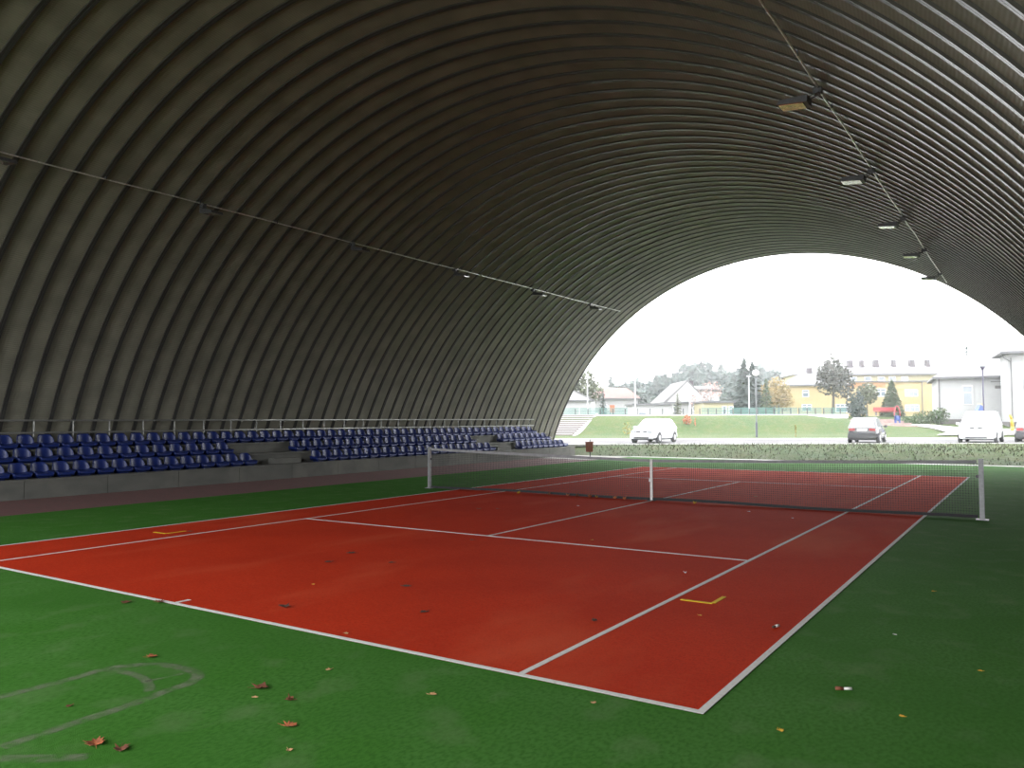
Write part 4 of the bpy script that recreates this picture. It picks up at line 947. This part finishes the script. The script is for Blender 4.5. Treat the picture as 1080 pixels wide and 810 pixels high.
tree('bare_tree', 'small pinkish tree in front of the white gabled house', 25.0, 100, [(0, 0, 3.2, 1.6, 1.2, 1.2), (-1.5, 0, 2.0, 1.3, 1.2, 1.0)], M.setdefault('pinkleaf', mat('pinkish_leaves', (0.34, 0.20, 0.19), 0.9, noise=(2, (0.30, 0.24, 0.20), 0.4, 0.7))) and 'pinkleaf', 380, 0.14, 10, (0.08, 2.4))
conifer('fir_tree', 'small grey-green fir in front of the gabled house', 20.6, 99, 2.9, 0.8, m='leafgreen', seed=12, n=500, size=0.2, z0=0.1)
# big dark tree in front of the yellow building
t = thing('larch_tree', 'tall dark loose-crowned tree in front of the yellow building', 'tree', tuple(wd(39.9, 99, 2.1)), 0)
obj('trunk', tube_bm((0, 0, -0.3), (0.2, 0, 8.2), 0.2, 0.05), 'bark', t)
bm = leaves_bm([(0.1, 0, 5.6, 1.9, 1.7, 1.6), (-0.5, 0, 4.2, 1.6, 1.5, 1.5), (1.0, 0, 3.8, 1.6, 1.5, 1.6), (0.1, 0, 7.2, 0.8, 0.7, 0.9), (0.1, 0, 8.2, 0.35, 0.3, 0.7), (-1.4, 0, 5.0, 0.7, 0.7, 0.7), (1.9, 0, 5.4, 0.6, 0.6, 0.6)], 1700, 0.22, 14)
obj('crown', bm, 'darkleaf', t)
tree('evergreen_shrub', 'dark rounded evergreen at the foot of the tall dark tree', 42.3, 98, [(0, 0, 1.6, 1.2, 1.1, 1.6), (0.3, 0, 0.8, 1.2, 1.1, 0.9)], 'spruce', 1000, 0.2, 15, (0.12, 0.8))
tree('round_tree', 'small round brownish tree left of the cone-shaped conifer', 44.6, 100, [(0, 0, 2.9, 1.3, 1.2, 1.4)], 'leafgreen', 900, 0.2, 16, (0.1, 1.5))
conifer('thuja_tree', 'cone-shaped green conifer in front of the long yellow building', 47.7, 100, 4.7, 2.2, m='hedge', seed=17, n=3200, size=0.3, z0=0.1, tiers=0)
conifer('spruce_tree', 'spruce top rising behind the pale roof of the white building', 71.0, 124, 11.0, 2.4, seed=18, n=1500, size=0.4)
tree('hedge_shrub', 'dark flowering hedge beside the corner of the low white building', 41.5, 80, [(0, 0, 0.7, 1.4, 0.8, 0.8), (1.5, 0, 0.9, 0.9, 0.8, 0.95), (-1.6, 0, 0.4, 1.0, 0.7, 0.5)], 'hedge', 1500, 0.12, 19, None, cat='hedge')
tree('flowering_shrub', 'bright orange shrub on the bank right of the white hatchback', 16.4, 74.5, [(0, 0, 0.45, 0.38, 0.35, 0.5), (-0.3, 0, 0.35, 0.2, 0.2, 0.25)], 'orange_flower', 220, 0.09, 20, None, cat='shrub')
tree('flowering_shrub', 'thin orange stem on the bank right of the orange shrub', 17.0, 74.0, [(0, 0, 0.35, 0.08, 0.08, 0.45)], 'orange_flower', 50, 0.07, 21, None, cat='shrub')
tree('weed_clump', 'yellow weed clump at the nose of the white hatchback', 10.1, 70, [(0, 0, 0.6, 0.45, 0.3, 0.6)], 'yellow_weed', 120, 0.07, 22, (0.02, 0.9), cat='weed')
tree('weed_clump', 'single tall yellow stalk on the grass behind the road', 21.5, 60.5, [(0, 0, 0.55, 0.06, 0.06, 0.6)], 'yellow_weed', 60, 0.06, 23, (0.02, 1.0), cat='weed')

# far wooded hill
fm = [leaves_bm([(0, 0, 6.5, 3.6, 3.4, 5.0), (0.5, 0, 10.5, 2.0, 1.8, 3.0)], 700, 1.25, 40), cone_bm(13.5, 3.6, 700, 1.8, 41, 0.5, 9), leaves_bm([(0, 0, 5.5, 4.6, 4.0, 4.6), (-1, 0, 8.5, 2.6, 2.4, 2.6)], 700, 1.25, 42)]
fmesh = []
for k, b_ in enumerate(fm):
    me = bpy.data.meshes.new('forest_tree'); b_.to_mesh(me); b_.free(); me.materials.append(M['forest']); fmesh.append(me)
R = random.Random(77)
def tree_top(px):   # skyline height of the wood across the view
    pts = [(560, 7), (640, 13), (680, 15.5), (700, 16.5), (745, 18), (770, 17.5), (800, 17), (850, 15.5), (900, 14), (1000, 12)]
    for (a, za), (b_, zb_) in zip(pts, pts[1:]):
        if a <= px <= b_: return za + (zb_ - za) * (px - a) / (b_ - a)
    return 10
for rowi, d in enumerate((212, 236, 262)):
    u = 14 + rowi * 3
    while u < 112:
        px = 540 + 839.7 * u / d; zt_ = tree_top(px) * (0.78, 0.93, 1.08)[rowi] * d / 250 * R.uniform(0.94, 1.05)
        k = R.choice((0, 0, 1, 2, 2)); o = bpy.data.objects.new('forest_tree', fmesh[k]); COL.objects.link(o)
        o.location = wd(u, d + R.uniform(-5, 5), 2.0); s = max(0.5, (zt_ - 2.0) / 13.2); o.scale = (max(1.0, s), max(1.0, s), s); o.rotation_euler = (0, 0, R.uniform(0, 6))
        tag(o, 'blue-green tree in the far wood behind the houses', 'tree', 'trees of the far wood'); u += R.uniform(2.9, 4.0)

# grass tufts on the bank between the hall and the road
R = random.Random(5); bm = bmesh.new()
for _ in range(9000):
    u = R.uniform(4.4, 27); d = R.uniform(31, 44.5)
    q = wd(u, d)
    if q.y < 19.7: continue
    z = ground_z(u, d); h = R.uniform(0.04, 0.15); a = R.uniform(0, 6.28); w = R.uniform(0.012, 0.035)
    lean = Vector((R.uniform(-.06, .06), R.uniform(-.06, .06), h)); sd = Vector((cos(a) * w, sin(a) * w, 0)); b0 = Vector((q.x, q.y, z - 0.02))
    bm.faces.new([bm.verts.new(b0 - sd), bm.verts.new(b0 + sd), bm.verts.new(b0 + lean)])
o = obj('grass_tufts', bm, 'blade_a'); tag(o, 'rough weedy grass tufts on the bank beyond the court', 'grass', kind='stuff')

# ---------------------------------------------------------------- thin mist outdoors, and added haze imitating lens glow in the far mouth of the hall
def mist(name, box, dens, label):
    m = bpy.data.materials.new(name); m.use_nodes = True; N, L = nodes(m)
    for n_ in list(N):
        if n_.type == 'BSDF_PRINCIPLED': N.remove(n_)
    vs = N.new('ShaderNodeVolumeScatter'); vs.inputs['Color'].default_value = (0.97, 0.99, 1.0, 1)
    vs.inputs['Density'].default_value = dens; vs.inputs['Anisotropy'].default_value = 0.8
    L.new(vs.outputs[0], N['Material Output'].inputs['Volume'])
    tag(obj('mist', box_bm(*box), m), label, 'mist', kind='stuff')
mist('outdoor_mist', (-260, 260, 24, 420, -3, 70), 0.0005, 'thin pale mist over the lawn, houses and wood outside')
mist('hall_glow_volume', (-17, 11, 7, 23.9, -0.5, 11), 0.0022, 'added haze imitating lens glow in the far mouth of the hall')
